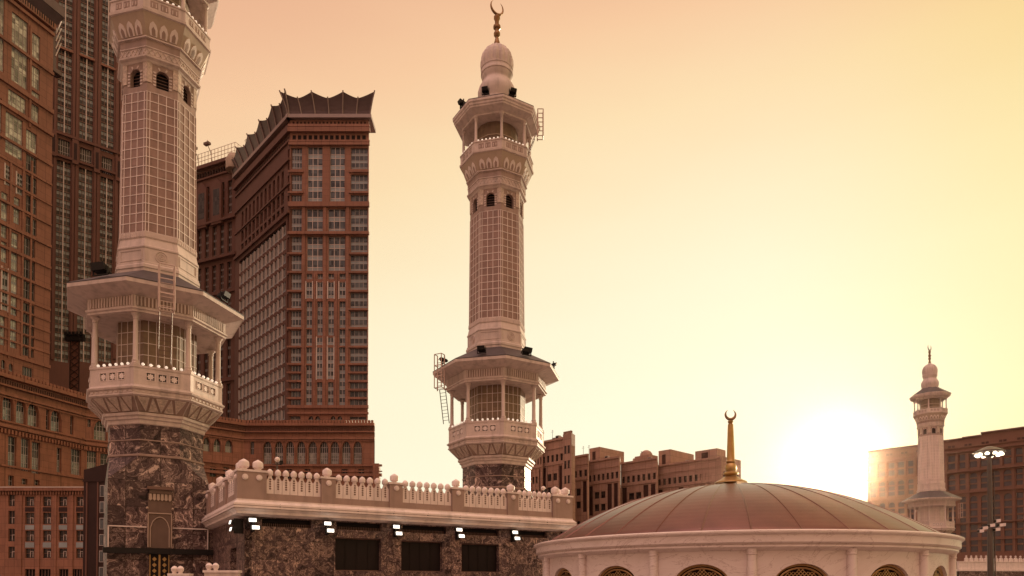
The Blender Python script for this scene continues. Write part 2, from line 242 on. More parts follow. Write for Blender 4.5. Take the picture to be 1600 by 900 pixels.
# ------------------------------------------------------------------ mesh builder
class MB:
    def __init__(s, xf=None): s.v = []; s.f = []; s.m = []; s.sm = []; s.ms = []; s.xf = xf; s.cur = 0
    def use(s, name):
        if name not in s.ms: s.ms.append(name)
        s.cur = s.ms.index(name); return s
    def P(s, p):
        s.v.append(s.xf(p) if s.xf else tuple(p)); return len(s.v) - 1
    def F(s, idx, smooth=False):
        s.f.append(tuple(idx)); s.m.append(s.cur); s.sm.append(smooth)
    def quad(s, a, b, c, d): s.F([s.P(a), s.P(b), s.P(c), s.P(d)])
    def poly(s, pts): s.F([s.P(p) for p in pts])
    def box(s, x0, x1, y0, y1, z0, z1):
        i = [s.P(p) for p in ((x0,y0,z0),(x1,y0,z0),(x1,y1,z0),(x0,y1,z0),(x0,y0,z1),(x1,y0,z1),(x1,y1,z1),(x0,y1,z1))]
        for q in ((3,2,1,0),(4,5,6,7),(0,1,5,4),(1,2,6,5),(2,3,7,6),(3,0,4,7)): s.F([i[k] for k in q])
    def hexa(s, pts):                                   # 8 points, bottom ring then top ring
        i = [s.P(p) for p in pts]
        for q in ((3,2,1,0),(4,5,6,7),(0,1,5,4),(1,2,6,5),(2,3,7,6),(3,0,4,7)): s.F([i[k] for k in q])
    def loft(s, prof, n=8, ph=None, cx=0, cy=0, smooth=False, cap0=True, cap1=True, a0=0, a1=2*pi):
        """profile [(R, z)...] turned round the axis with n sides (n = 8: octagon with faces square to the axes)"""
        ph = pi / n if ph is None else ph
        rings = []
        for r, z in prof:
            rings.append([s.P((cx + r * cos(ph + 2*pi*k/n), cy + r * sin(ph + 2*pi*k/n), z)) for k in range(n)])
        for a, b in zip(rings, rings[1:]):
            for k in range(n): s.F([a[k], a[(k+1) % n], b[(k+1) % n], b[k]], smooth)
        if cap0: s.F(rings[0][::-1])
        if cap1: s.F(rings[-1])
    def bar(s, a, b, r, n=6, r2=None):
        a = Vector(a); b = Vector(b); d = (b - a).normalized(); u = d.orthogonal().normalized(); w = d.cross(u); r2 = r if r2 is None else r2
        A = [s.P(a + (u*cos(2*pi*k/n) + w*sin(2*pi*k/n)) * r) for k in range(n)]
        B = [s.P(b + (u*cos(2*pi*k/n) + w*sin(2*pi*k/n)) * r2) for k in range(n)]
        for k in range(n): s.F([A[k], A[(k+1) % n], B[(k+1) % n], B[k]], n > 5)
        s.F(A[::-1]); s.F(B)
    def tube(s, pts, radii, n=10):                      # closed swept tube with a radius per point
        rings = []
        for i, p in enumerate(pts):
            p = Vector(p); q0 = Vector(pts[max(i-1, 0)]); q1 = Vector(pts[min(i+1, len(pts)-1)]); d = (q1 - q0).normalized()
            u = d.cross(Vector((0, 1, 0.001))).normalized(); w = d.cross(u)
            rings.append([s.P(p + (u*cos(2*pi*k/n) + w*sin(2*pi*k/n)) * radii[i]) for k in range(n)])
        for a, b in zip(rings, rings[1:]):
            for k in range(n): s.F([a[k], a[(k+1) % n], b[(k+1) % n], b[k]], True)
        s.F(rings[0][::-1]); s.F(rings[-1])
    def ball(s, c, r, n=10, sq=1.0):
        s.loft([(r*sin(pi*t/6) if 0 < t < 6 else 0.002, c[2] - r*sq*cos(pi*t/6)) for t in range(7)], n, 0, c[0], c[1], True)
    def prism(s, pts, nrm, th):                         # planar polygon extruded along nrm
        nrm = Vector(nrm); A = [s.P(p) for p in pts]; B = [s.P(Vector(p) + nrm * th) for p in pts]
        s.F(A[::-1]); s.F(B)
        for k in range(len(pts)): j = (k+1) % len(pts); s.F([A[k], A[j], B[j], B[k]])
    def build(s, name, parent=None, zoff=0.0, sharp=40):
        me = bpy.data.meshes.new(name); me.from_pydata([(p[0], p[1], p[2] + zoff) for p in s.v], [], s.f)
        for k in s.ms: me.materials.append(MATS[k])
        me.polygons.foreach_set('material_index', s.m); me.polygons.foreach_set('use_smooth', s.sm)
        if any(s.sm):
            try: me.set_sharp_from_angle(angle=R(sharp))
            except Exception: pass
        me.update()
        o = bpy.data.objects.new(name, me); COL.objects.link(o)
        if parent: o.parent = parent
        return o

def tag(o, label=None, cat=None, group=None, kind=None):
    for k, v in (('label', label), ('category', cat), ('group', group), ('kind', kind)):
        if v: o[k] = v
    return o
def thing(name, label, cat, loc=(0, 0, 0), rz=0.0, group=None):
    o = bpy.data.objects.new(name, None); COL.objects.link(o); o.empty_display_size = 0.5
    o.location = loc; o.rotation_euler = (0, 0, rz); return tag(o, label, cat, group)
def copy_tree(o, parent=None, skip=()):
    kids = list(o.children); c = o.copy(); COL.objects.link(c)
    if parent: c.parent = parent
    for ch in kids:
        if ch.name.split('.')[0] in skip: continue
        copy_tree(ch, c, skip)
    return c

# ------------------------------------------------------------------ walls and windows
def arch_pts(a, b, zs, zt, kind, n=10):
    """outline of an arch from (a, zs) over the top to (b, zs)"""
    w = (b - a) / 2; c = (a + b) / 2; h = zt - zs; pts = []
    for k in range(n + 1):
        t = k / n
        if kind == 'round': x = c - w * cos(pi * t); z = zs + h * sin(pi * t)
        else:                                           # pointed (two circle arcs)
            u = abs(2*t - 1); q = 1 - u
            x = c - w * (1 - 2*t); z = zs + h * (max(0, 1 - u**1.9))**0.62
        pts.append((x, z))
    return pts
def wall(mb, s0, s1, z0, z1, ops, depth, y=0.0, edge=True):
    """front sheet of a wall in local x-z with recessed openings (a, b, z0, z1[, arch kind[, arch height]])"""
    xs = sorted({round(v, 4) for v in [s0, s1] + [o[0] for o in ops] + [o[1] for o in ops] if s0 - 1e-6 <= v <= s1 + 1e-6})
    zs = sorted({round(v, 4) for v in [z0, z1] + [o[2] for o in ops] + [o[3] for o in ops] if z0 - 1e-6 <= v <= z1 + 1e-6})
    for i in range(len(xs) - 1):
        run = None; cx = (xs[i] + xs[i+1]) / 2
        for j in range(len(zs)):
            solid = False
            if j < len(zs) - 1:
                cz = (zs[j] + zs[j+1]) / 2
                solid = not any(o[0] < cx < o[1] and o[2] < cz < o[3] for o in ops)
            if solid and run is None: run = zs[j]
            if not solid and run is not None:
                mb.quad((xs[i], y, run), (xs[i+1], y, run), (xs[i+1], y, zs[j]), (xs[i], y, zs[j])); run = None
    for o in ops:
        a, b, c, d = o[:4]; Y = y + depth
        mb.quad((a, y, c), (b, y, c), (b, Y, c), (a, Y, c)); mb.quad((a, y, c), (a, Y, c), (a, Y, d), (a, y, d)); mb.quad((b, Y, c), (b, y, c), (b, y, d), (b, Y, d))
        if len(o) > 4 and o[4]:
            h = o[5] if len(o) > 5 else (b - a) * 0.7
            pts = arch_pts(a, b, d - h, d, o[4])
            for p, q in zip(pts, pts[1:]):
                mb.quad((p[0], y, p[1]), (q[0], y, q[1]), (q[0], y, d), (p[0], y, d))
                mb.quad((p[0], y, p[1]), (p[0], Y, p[1]), (q[0], Y, q[1]), (q[0], y, q[1]))
        else: mb.quad((a, y, d), (a, Y, d), (b, Y, d), (b, y, d))
    if edge:
        Y = y + depth + .02
        mb.quad((s0, y, z0), (s0, y, z1), (s0, Y, z1), (s0, Y, z0)); mb.quad((s1, y, z0), (s1, Y, z0), (s1, Y, z1), (s1, y, z1)); mb.quad((s0, y, z1), (s1, y, z1), (s1, Y, z1), (s0, Y, z1))
def window(root, xf, o, depth, zoff, nx=3, nz=3, glass='tower_glass', span=0.0, mull='mullion', mw=0.14, y=0.0, framed=None, name='window', head=0.0):
    """one window: panes, spandrels and bars in one mesh, set back in its opening"""
    a, b, c, d = o[:4]; Y = y + depth; mb = MB(xf)
    fh = (d - c) / nz
    for k in range(nz):
        zb = c + k * fh
        if span > 0:
            mb.use('spandrel_glass'); mb.quad((a, Y, zb), (b, Y, zb), (b, Y, zb + fh*span), (a, Y, zb + fh*span))
        mb.use('dark_glass' if head and (k + .5)/nz > 1 - head else glass); mb.quad((a, Y, zb + fh*span), (b, Y, zb + fh*span), (b, Y, zb + fh), (a, Y, zb + fh))
    mb.use(mull)
    for k in range(nx + 1):
        x = a + (b - a) * k / nx; x0 = max(a, x - mw/2); x1 = min(b, x + mw/2); mb.box(x0, x1, Y - .12, Y - .004, c, d)
    for k in range(nz + 1):
        z = c + fh * k; mb.box(a, b, Y - .10, Y - .006, max(c, z - mw/2), min(d, z + mw/2))
        if span > 0 and k < nz: zz = z + fh*span; mb.box(a, b, Y - .10, Y - .006, zz - mw/2, zz + mw/2)
    if framed:                                          # pale projecting surround
        mb.use('pale_frame'); fw = framed
        mb.box(a - fw, a, y - .25, Y, c - fw, d + fw); mb.box(b, b + fw, y - .25, Y, c - fw, d + fw)
    return mb.build(name, root, zoff)
def frame_xf(deg_rel, ox=0.0, oy=0.0):
    c, s_ = cos(deg_rel), sin(deg_rel)
    return lambda p: (ox + p[0]*c - p[1]*s_, oy + p[0]*s_ + p[1]*c, p[2])

# ------------------------------------------------------------------ the setting
MOS = R(31.5)                                          # direction of the mosque's walls
U = Vector((cos(MOS), sin(MOS))); V = Vector((-sin(MOS), cos(MOS)))
g = MB().use('podium_brown'); mat('city_ground', (0.12, 0.10, 0.09), 0.9, var=0.2, scale=0.05)
g = MB().use('city_ground'); g.box(-6000, 6000, -6000, 6000, -13, -12.0); tag(g.build('ground'), kind='structure')
mat('terrace_paving', (0.24, 0.20, 0.18), 0.6, var=0.08, scale=0.5)
g = MB().use('terrace_paving'); g.box(-12, 150, -30, 125, -11.98, 0)
o = tag(g.build('roof_terrace'), kind='structure'); o.rotation_euler.z = MOS; o.location = (-5, -8, 0)

# ------------------------------------------------------------------ minaret
def face_pt(i, s, t, r0, z0, r1, z1, out=0.0):
    """point on face i of an octagonal band: s in -.5...5 across, t in 0..1 up"""
    am = 2*pi*(i + 1) / 8; r = r0 + (r1 - r0) * t; z = z0 + (z1 - z0) * t; ap = r * cos(pi/8); w = 2 * r * sin(pi/8)
    n = Vector((cos(am), sin(am), 0)); tdir = Vector((-sin(am), cos(am), 0))
    sl = Vector((n.x*(z1-z0), n.y*(z1-z0), -(r1-r0)*cos(pi/8))).normalized()
    return n*ap + tdir*(w*s) + Vector((0, 0, z)) + sl*out
def fplate(mb, i, st, band, out0, out1):
    A = [mb.P(face_pt(i, s, t, *band, out=out0)) for s, t in st]; B = [mb.P(face_pt(i, s, t, *band, out=out1)) for s, t in st]
    mb.F(A[::-1]); mb.F(B)
    for k in range(len(st)): j = (k+1) % len(st); mb.F([A[k], A[j], B[j], B[k]])
Zm = CZ                                                # z offset of lens-relative heights above the terrace
def grid_lines(mb, r0, z0, r1, z1, rows, cols, w=0.045, out=0.025):
    for i in range(8):
        W0 = 2*r0*sin(pi/8)
        for c in cols:
            h = w / W0 / 2; fplate(mb, i, [(c-h, 0), (c+h, 0), (c+h, 1), (c-h, 1)], (r0, z0, r1, z1), -0.01, out)
        for k in range(rows + 1):
            t = k / rows; h = w / (z1-z0) / 2
            fplate(mb, i, [(-.5, max(0, t-h)), (.5, max(0, t-h)), (.5, min(1, t+h)), (-.5, min(1, t+h))], (r0, z0, r1, z1), -0.01, out - 0.006)
def column(mb, x, y, z0, z1, r):
    mb.loft([(r*1.75, z0), (r*1.75, z0+.14), (r*1.25, z0+.2), (r*1.35, z0+.34), (r*1.02, z0+.42), (r*.9, z1-.40), (r*1.2, z1-.38), (r*1.2, z1-.34), (r*.98, z1-.32), (r*1.15, z1-.20), (r*1.55, z1-.12), (r*1.75, z1-.10), (r*1.75, z1)], 12, 0, x, y, True)
def build_minaret():
    t = thing('minaret', 'tall white minaret cut off by the top of the picture, nearest to the camera', 'minaret', group='minarets of the mosque')
    B = lambda mb, n, p=t: mb.build(n, p, Zm)
    # marble base: square below, broached into an octagon above
    hb, RO = 3.12, 3.22
    mb = MB().use('swirl_marble')
    ap = RO * cos(pi/8); hw = RO * sin(pi/8)
    sq = [(hb,-hb),(hb,hb),(-hb,hb),(-hb,-hb)]
    z1, z2, z3 = 7.2, 8.95, 11.06
    mb.box(-hb, hb, -hb, hb, -CZ, z1)
    octo = [(RO*cos(pi/8 + k*pi/4), RO*sin(pi/8 + k*pi/4)) for k in range(8)]
    cor = [(hb, hb), (-hb, hb), (-hb, -hb), (hb, -hb)]
    top = [(x, y, z2) for x, y in octo]
    for q in range(4):                                 # four corners, each a broach triangle and its two half walls
        a, b_ = octo[2*q], octo[2*q+1]; c = cor[q]
        mb.poly([(c[0], c[1], z1+.001), (b_[0], b_[1], z2), (a[0], a[1], z2)][::-1])
        nxt = octo[(2*q+2) % 8]; c2 = cor[(q+1) % 4]
        mb.poly([(c[0], c[1], z1+.001), (c2[0], c2[1], z1+.001), (nxt[0], nxt[1], z2), (b_[0], b_[1], z2)])
    mb.loft([(RO, z2), (RO, z3 + .05)], 8, cap0=False)
    base = B(mb, 'base')
    mb = MB().use('rose_stone'); mb.loft([(RO+.02, 8.86), (RO+.12, 8.9), (RO+.12, 9.0), (RO+.02, 9.06)], 8, cap0=False, cap1=False)
    mb.loft([(RO+.02, 9.95), (RO+.06, 9.97), (RO+.06, 10.02), (RO+.02, 10.05)], 8, cap0=False, cap1=False); B(mb, 'base_string_course')
    mb = MB().use('lamp_black'); y = -hb - .004       # dark beam over the entrance
    mb.box(-hb-.25, hb+.25, -hb-.35, -hb-.003, 2.25, 2.62); B(mb, 'entrance_beam')
    mb = MB().use('pale_stone')
    for a, b_ in ((-3.06, -.80), (.80, 3.06)): mb.box(a, b_, -hb-.06, -hb-.002, 4.02, 4.10)
    for x in (-3.1, 3.02): mb.box(x, x+.08, -hb-.06, -hb-.002, 2.65, 4.10)
    B(mb, 'wall_line')
    # tall niche with a pointed head on the front
    mb = MB().use('niche_stone'); mb.box(-.74, .74, -hb-.22, -hb-.002, 2.64, 6.35); mb.use('brown_steel'); mb.box(-.80, .80, -hb-.40, -hb-.003, 6.62, 6.82)
    mb.use('niche_stone'); mb.box(-.66, .66, -hb-.28, -hb-.003, 6.35, 6.62)
    niche = B(mb, 'niche')
    mb = MB().use('tan_stone')
    for k in range(6): x = -.6 + k*.24; mb.prism([(x-.07, -hb-.225, 6.32), (x-.10, -hb-.225, 5.95), (x, -hb-.225, 5.85), (x+.10, -hb-.225, 5.95), (x+.07, -hb-.225, 6.32)], (0, -1, 0), .07)
    pts = arch_pts(-.58, .58, 4.0, 4.75, 'pointed')
    for p, q in zip(pts, pts[1:]): mb.bar((p[0], -hb-.24, p[1]), (q[0], -hb-.24, q[1]), .035, 5)
    for s_ in (-1, 1):
        mb.bar((s_*.58, -hb-.24, 2.7), (s_*.58, -hb-.24, 4.0), .035, 5); mb.bar((s_*.72, -hb-.24, 2.7), (s_*.72, -hb-.24, 5.0), .04, 5); mb.ball((s_*.78, -hb-.2, 5.35), .09, 8)
    mb.bar((-.72, -hb-.24, 5.0), (.72, -hb-.24, 5.0), .04, 5)
    mb.build('niche_trim', niche, Zm)
    mb = MB().use('dark_shutter'); mb.box(-.62, .62, -hb-.08, -hb-.003, -CZ, 2.24); dr = B(mb, 'door')
    mb = MB().use('gilt')
    for x in (-.58, -.03, .03, .58): mb.box(x-.03, x+.03, -hb-.12, -hb-.081, -CZ, 2.2)
    for k in range(9):
        for x in (-.31, .31): mb.loft([(.13, 0), (.13, .03)], 4, 0, 0, 0) if False else mb.prism([(x-.14, -hb-.082, -1.3+k*.4), (x, -hb-.082, -1.46+k*.4), (x+.14, -hb-.082, -1.3+k*.4), (x, -hb-.082, -1.14+k*.4)], (0, -1, 0), .03)
    mb.build('door_lattice', dr, Zm)
    # lower gallery
    mb = MB().use('white_stone')
    mb.loft([(3.28, 11.06), (3.34, 11.12), (3.36, 11.34), (3.5, 11.40), (3.52, 11.56), (3.66, 11.62), (3.68, 11.80), (3.3, 11.86)], 8); B(mb, 'lower_moulding')
    FL = (3.52, 11.82, 4.50, 12.76)
    mb = MB().use('rose_stone'); mb.loft([(3.52, 11.82), (4.50, 12.76)], 8); fl = B(mb, 'flared_corbel')
    mb = MB().use('carved_stone'); lines = MB().use('white_stone')
    for i in range(8):
        n = 5
        for k in range(n):                              # carved triangles, point up and point down by turns
            c = -.5 + (k + .5) * (.84 / n) + .08; h = .84 / n
            up = (k % 2 == 1)
            tri = [(c-h*.62, .12), (c+h*.62, .12), (c, .9)] if up else [(c-h*.62, .9), (c, .12), (c+h*.62, .9)]
            fplate(mb, i, tri if up else tri, FL, 0.004, 0.05)
            for a, b_ in zip(tri, tri[1:] + tri[:1]):
                lines.bar(face_pt(i, *a, *FL, out=.05), face_pt(i, *b_, *FL, out=.05), .018, 4)
        lines.bar(face_pt(i, .5, 0, *FL, out=.01), face_pt(i, .5, 1, *FL, out=.01), .03, 4)
    mb.build('carved_panel', fl, Zm); lines.build('panel_edging', fl, Zm)
    mb = MB().use('white_stone')
    mb.loft([(4.46, 12.70), (4.60, 12.78), (4.60, 12.86), (4.52, 12.90), (4.52, 13.10), (4.68, 13.16), (4.72, 13.26), (4.58, 13.34), (4.50, 13.46), (2.4, 13.5)], 8, cap1=True)
    for i in range(8):
        for k in range(9): s_ = -.44 + k*.11; fplate(mb, i, [(s_-.03, .15), (s_+.03, .15), (s_+.03, .85), (s_-.03, .85)], (4.52, 12.90, 4.52, 13.10), 0, .05)
    B(mb, 'gallery_cornice')
    RB = 4.47; band = (RB, 13.46, RB, 14.74)
    wd = 2 * RB * sin(pi/8); apo = RB * cos(pi/8)
    for i in range(8):
        am = 2*pi*(i+1)/8; xf = lambda p, am=am: (cos(am)*(apo - p[1]) - sin(am)*p[0], sin(am)*(apo - p[1]) + cos(am)*p[0], p[2])
        mb = MB(xf).use('white_stone'); hwd = wd/2 - .32
        ops = [(c-.23, c+.23, 13.83, 14.29) for c in (-.72, 0, .72)]
        wall(mb, -hwd, hwd, 13.46, 14.6, ops, .06, edge=False)
        mb.use('dark_void')
        for o_ in ops: mb.quad((o_[0], .06, o_[2]), (o_[1], .06, o_[2]), (o_[1], .06, o_[3]), (o_[0], .06, o_[3]))
        mb.use('pale_stone')
        for c in (-.72, 0, .72):
            st = []
            for k in range(16): rr = .235 if k % 2 == 0 else .155; st.append((c + rr*sin(2*pi*k/16), .058, 14.06 + rr*cos(2*pi*k/16)))
            mb.prism(st, (0, -1, 0), .05)
            for a, b_ in ((-.29, -.26), (.26, .29)): mb.box(c+a, c+b_, -.03, -.001, 13.78, 14.34)
            for a, b_ in ((13.78, 13.81), (14.31, 14.34)): mb.box(c-.26, c+.26, -.03, -.001, a, b_)
        mb.use('white_stone'); mb.quad((-hwd, .25, 13.46), (hwd, .25, 13.46), (hwd, .25, 14.6), (-hwd, .25, 14.6)); mb.box(-hwd, hwd, -.04, .26, 14.6, 14.74)
        B(mb, 'balustrade_panel')
    for i in range(8):
        a = pi/8 + i*pi/4; mb = MB().use('white_stone')
        e = .30; x, y = RB*cos(a), RB*sin(a)
        # post follows the corner of the octagon
        def pc(r, da): return (r*cos(a+da), r*sin(a+da))
        d1 = .34/RB
        ring = [pc(RB+.05, 0), (x + .36*cos(a+pi/2+pi/8), y + .36*sin(a+pi/2+pi/8)), pc(RB-.35, d1), pc(RB-.35, -d1), (x + .36*cos(a-pi/2-pi/8), y + .36*sin(a-pi/2-pi/8))]
        lo = [mb.P((p[0], p[1], 13.462)) for p in ring]; hi = [mb.P((p[0], p[1], 14.60)) for p in ring]
        mb.F(lo[::-1]); mb.F(hi)
        for k in range(5): j = (k+1) % 5; mb.F([lo[k], lo[j], hi[j], hi[k]])
        ring2 = [(p[0]*1.012, p[1]*1.012) for p in ring]
        lo = [mb.P((p[0], p[1], 14.601)) for p in ring2]; hi = [mb.P((p[0], p[1], 14.78)) for p in ring2]
        mb.F(lo[::-1]); mb.F(hi)
        for k in range(5): j = (k+1) % 5; mb.F([lo[k], lo[j], hi[j], hi[k]])
        B(mb, 'balustrade_post')
        mb = MB().use('white_stone'); column(mb, 4.22*cos(a), 4.22*sin(a), 14.76, 18.24, .17); B(mb, 'column')
    mb = MB().use('core_tile'); mb.loft([(2.72, 13.45), (2.72, 18.6)], 8); core = B(mb, 'gallery_core')
    mb = MB().use('pale_stone'); grid_lines(mb, 2.72, 13.5, 2.72, 18.4, 6, (-.36, -.12, .12, .36), .042, .03); mb.build('core_grid', core, Zm)
    mb = MB().use('white_stone')
    mb.loft([(2.6, 18.34), (4.0, 18.36), (4.5, 18.22), (4.74, 18.24), (4.74, 18.36), (4.86, 18.42), (4.86, 18.52), (4.66, 18.58), (4.66, 19.30), (4.78, 19.36), (5.90, 19.70), (6.0, 19.72), (6.02, 19.96), (5.9, 20.0), (3.0, 20.0)], 8, cap0=False, cap1=False)
    for i in range(8):
        bd = (4.66, 18.58, 4.66, 19.30)
        mb.use('rose_stone'); fplate(mb, i, [(-.455, .07), (.455, .07), (.455, .98), (-.455, .98)], bd, .001, .008); mb.use('white_stone')  # thin darker sheet imitates the shade in the gaps between flutes
        for k in range(15): s_ = -.434 + k*.062; fplate(mb, i, [(s_-.014, .08), (s_+.014, .08), (s_+.014, .95), (s_-.014, .95)], bd, .002, .09)
        fplate(mb, i, [(.46, 0), (.5, 0), (.5, 1), (.46, 1)], bd, 0, .07); fplate(mb, i, [(-.5, 0), (-.46, 0), (-.46, 1), (-.5, 1)], bd, 0, .07)
        fplate(mb, i, [(-.5, -.02), (.5, -.02), (.5, .06), (-.5, .06)], bd, 0, .06)
    B(mb, 'eaves')
    mb = MB().use('lead_roof'); mb.loft([(6.03, 19.965), (6.03, 20.03), (2.7, 21.85)], 8, cap0=False); B(mb, 'lower_roof')
    # shaft
    mb = MB().use('white_stone')
    mb.loft([(2.86, 21.3), (2.86, 21.95), (2.92, 22.0), (2.92, 22.2), (2.84, 22.28), (2.84, 22.40), (2.77, 22.44), (2.77, 23.36), (2.83, 23.42), (2.83, 23.52), (2.76, 23.58), (2.64, 24.12), (2.68, 24.16), (2.68, 24.54), (2.62, 24.58)], 8)
    for i in range(8):
        bd = (2.77, 22.44, 2.77, 23.36)
        if i % 2 == 0:
            for a, b_, c, d in ((-.42, .42, .1, .16), (-.42, .42, .84, .9), (-.42, -.39, .16, .84), (.39, .42, .16, .84)): fplate(mb, i, [(a, c), (b_, c), (b_, d), (a, d)], bd, 0, .035)
            for k in range(24): pass
        else:
            for rr in (.40, .26, .12):
                for k in range(20):
                    q = [2*pi*(k+.0)/20, 2*pi*(k+1)/20]; w_ = 2*2.77*sin(pi/8)
                    P4 = [(rr*sin(q[0])/w_, .5 + rr*cos(q[0])/.92), (rr*sin(q[1])/w_, .5 + rr*cos(q[1])/.92)]; rr2 = rr - .05
                    P4 += [(rr2*sin(q[1])/w_, .5 + rr2*cos(q[1])/.92), (rr2*sin(q[0])/w_, .5 + rr2*cos(q[0])/.92)]
                    fplate(mb, i, P4, bd, 0, .05)
            for a, b_ in ((-.45, -.42), (.42, .45)): fplate(mb, i, [(a, .1), (b_, .1), (b_, .9), (a, .9)], bd, 0, .035)
        for k in range(11): s_ = -.45 + k*.09; fplate(mb, i, [(s_-.03, .1), (s_+.03, .1), (s_+.01, .9), (s_-.01, .9)], (2.68, 24.16, 2.68, 24.54), 0, .035)
    B(mb, 'shaft_plinth')
    mb = MB().use('rose_tile'); mb.loft([(2.62, 24.56), (2.53, 34.45)], 8); sh = B(mb, 'shaft')
    mb = MB().use('pale_stone'); grid_lines(mb, 2.62, 24.58, 2.53, 34.44, 15, (-.5, -.40, -.13, .13, .40), .05, .03); mb.build('tile_grid', sh, Zm)
    # arched belfry windows
    rw = 2.53; apw = rw*cos(pi/8); ww = 2*rw*sin(pi/8)
    mb = MB().use('dark_void'); mb.loft([(rw-.42, 34.4), (rw-.42, 36.6)], 8); B(mb, 'belfry_core')
    for i in range(8):
        am = 2*pi*(i+1)/8; xf = lambda p, am=am: (cos(am)*(apw - p[1]) - sin(am)*p[0], sin(am)*(apw - p[1]) + cos(am)*p[0], p[2])
        mb = MB(xf).use('rose_stone'); o_ = (-.40, .40, 34.85, 36.12, 'round', .36)
        wall(mb, -ww/2, ww/2, 34.44, 36.58, [o_], .30, edge=False)
        mb.use('white_stone'); mb.quad((-.55, -.01, 34.46), (.55, -.01, 34.46), (.42, .12, 34.86), (-.42, .12, 34.86))
        mb.use('carved_stone')
        for s_ in (-1, 1):
            mb.box(s_*.82-.16, s_*.82+.16, -.05, -.002, 35.1, 36.55)
        mb.use('white_stone')
        for k in range(7):                               # striped voussoirs
            a = pi*(k+.5)/7; x0, z0 = .42*cos(a), 35.78+.38*sin(a); x1, z1 = .62*cos(a), 35.78+.58*sin(a); dx, dz = -sin(a)*.05, cos(a)*.05
            if k % 2 == 0: mb.prism([(x0-dx, -.002, z0-dz), (x1-dx, -.002, z1-dz), (x1+dx, -.002, z1+dz), (x0+dx, -.002, z0+dz)], (0, -1, 0), .04)
        for k in range(4):
            for s_ in (-1, 1): mb.box(s_*.5-.09, s_*.5+.09, -.035, -.002, 34.95+k*.22, 35.06+k*.22)
        mb.use('brown_steel')
        for k in range(5): mb.box(-.4, .4, .29, .295, 34.95+k*.23, 34.99+k*.23)
        B(mb, 'arched_window')
    mb = MB().use('white_stone')
    mb.loft([(2.50, 36.45), (2.60, 36.5), (2.68, 36.62), (2.84, 36.72), (2.86, 36.84), (2.72, 36.88), (2.72, 37.36), (2.80, 37.40), (2.80, 37.46)], 8, cap1=False)
    for i in range(8):
        bd = (2.72, 36.88, 2.72, 37.36)
        for k in range(6):
            c = -.42 + k*.168; w_ = .012
            fplate(mb, i, [(c-.075, .08), (c-.05, .08), (c+.08, .92), (c+.055, .92)], bd, 0, .05); fplate(mb, i, [(c+.05, .08), (c+.075, .08), (c-.055, .92), (c-.08, .92)], bd, 0, .05)
    mb.use('rose_stone'); mb.loft([(2.78, 37.44), (2.78, 37.98)], 8, cap0=False, cap1=False)
    mb.use('white_stone'); mb.loft([(2.78, 37.96), (2.92, 38.0), (2.92, 38.08), (2.80, 38.12)], 8, cap0=False, cap1=False)
    B(mb, 'upper_moulding')
    FU = (2.80, 38.10, 3.44, 39.44)
    mb = MB().use('tan_stone'); mb.loft([(2.80, 38.10), (3.0, 38.5), (3.44, 39.44)], 8)
    for i in range(8):
        for c in (-.28, 0, .28):
            pts = [(c-.10, .08), (c+.10, .08), (c+.115, .35), (c+.08, .55), (c, .68), (c-.08, .55), (c-.115, .35)]
            mb.use('pale_stone'); fplate(mb, i, pts, FU, -0.02, .07)
            mb.use('rose_stone'); fplate(mb, i, [(c-.05, .1), (c+.05, .1), (c+.05, .34), (c, .46), (c-.05, .34)], FU, .05, .085)
    B(mb, 'upper_corbel')
    mb = MB().use('white_stone'); mb.loft([(3.40, 39.40), (3.54, 39.46), (3.56, 39.62), (3.46, 39.66), (2.0, 39.68)], 8)
    B(mb, 'upper_cornice')
    mb = MB().use('white_stone')
    mb.loft([(3.46, 39.66), (3.46, 40.38), (3.52, 40.40), (3.52, 40.50), (3.22, 40.50), (3.22, 39.66)], 8, cap0=False, cap1=False)
    mb.use('rose_stone')
    for i in range(8):
        for c in (-.24, 0, .24): fplate(mb, i, [(c-.09, .2), (c+.09, .2), (c+.09, .82), (c-.09, .82)], (3.46, 39.66, 3.46, 40.38), -.002, .012)
        mb.use('white_stone')
        for c in (-.24, 0, .24):
            for q in (-.045, .045): fplate(mb, i, [(c+q-.012, .24), (c+q+.012, .24), (c+q+.012, .62), (c+q-.012, .62)], (3.46, 39.66, 3.46, 40.38), .01, .04)
        mb.use('rose_stone')
    B(mb, 'upper_balustrade')
    for i in range(8):
        a = pi/8 + i*pi/4; mb = MB().use('white_stone'); column(mb, 3.16*cos(a), 3.16*sin(a), 40.46, 42.92, .13); B(mb, 'upper_column')
    mb = MB().use('core_tile'); mb.loft([(1.95, 39.67), (1.95, 43.0)], 16); mb.use('tan_stone')
    for z in (41.0, 41.7): mb.loft([(1.97, z), (2.02, z+.03), (2.02, z+.1), (1.97, z+.13)], 16, cap0=False, cap1=False)
    B(mb, 'upper_core')
    mb = MB().use('white_stone')
    mb.loft([(1.9, 42.98), (2.9, 43.0), (3.1, 42.9), (3.34, 42.92), (3.36, 43.06), (3.50, 43.12), (3.95, 43.34), (4.0, 43.36), (4.02, 43.5), (4.10, 43.55), (4.10, 43.72), (4.2, 43.8), (4.2, 44.0), (4.1, 44.03), (3.0, 44.05)], 8, cap0=False, cap1=False); B(mb, 'upper_eaves')
    mb = MB().use('lead_roof'); mb.loft([(4.21, 44.005), (4.21, 44.05), (1.75, 45.7)], 8, cap0=False); B(mb, 'upper_roof')
    mb = MB().use('white_stone')
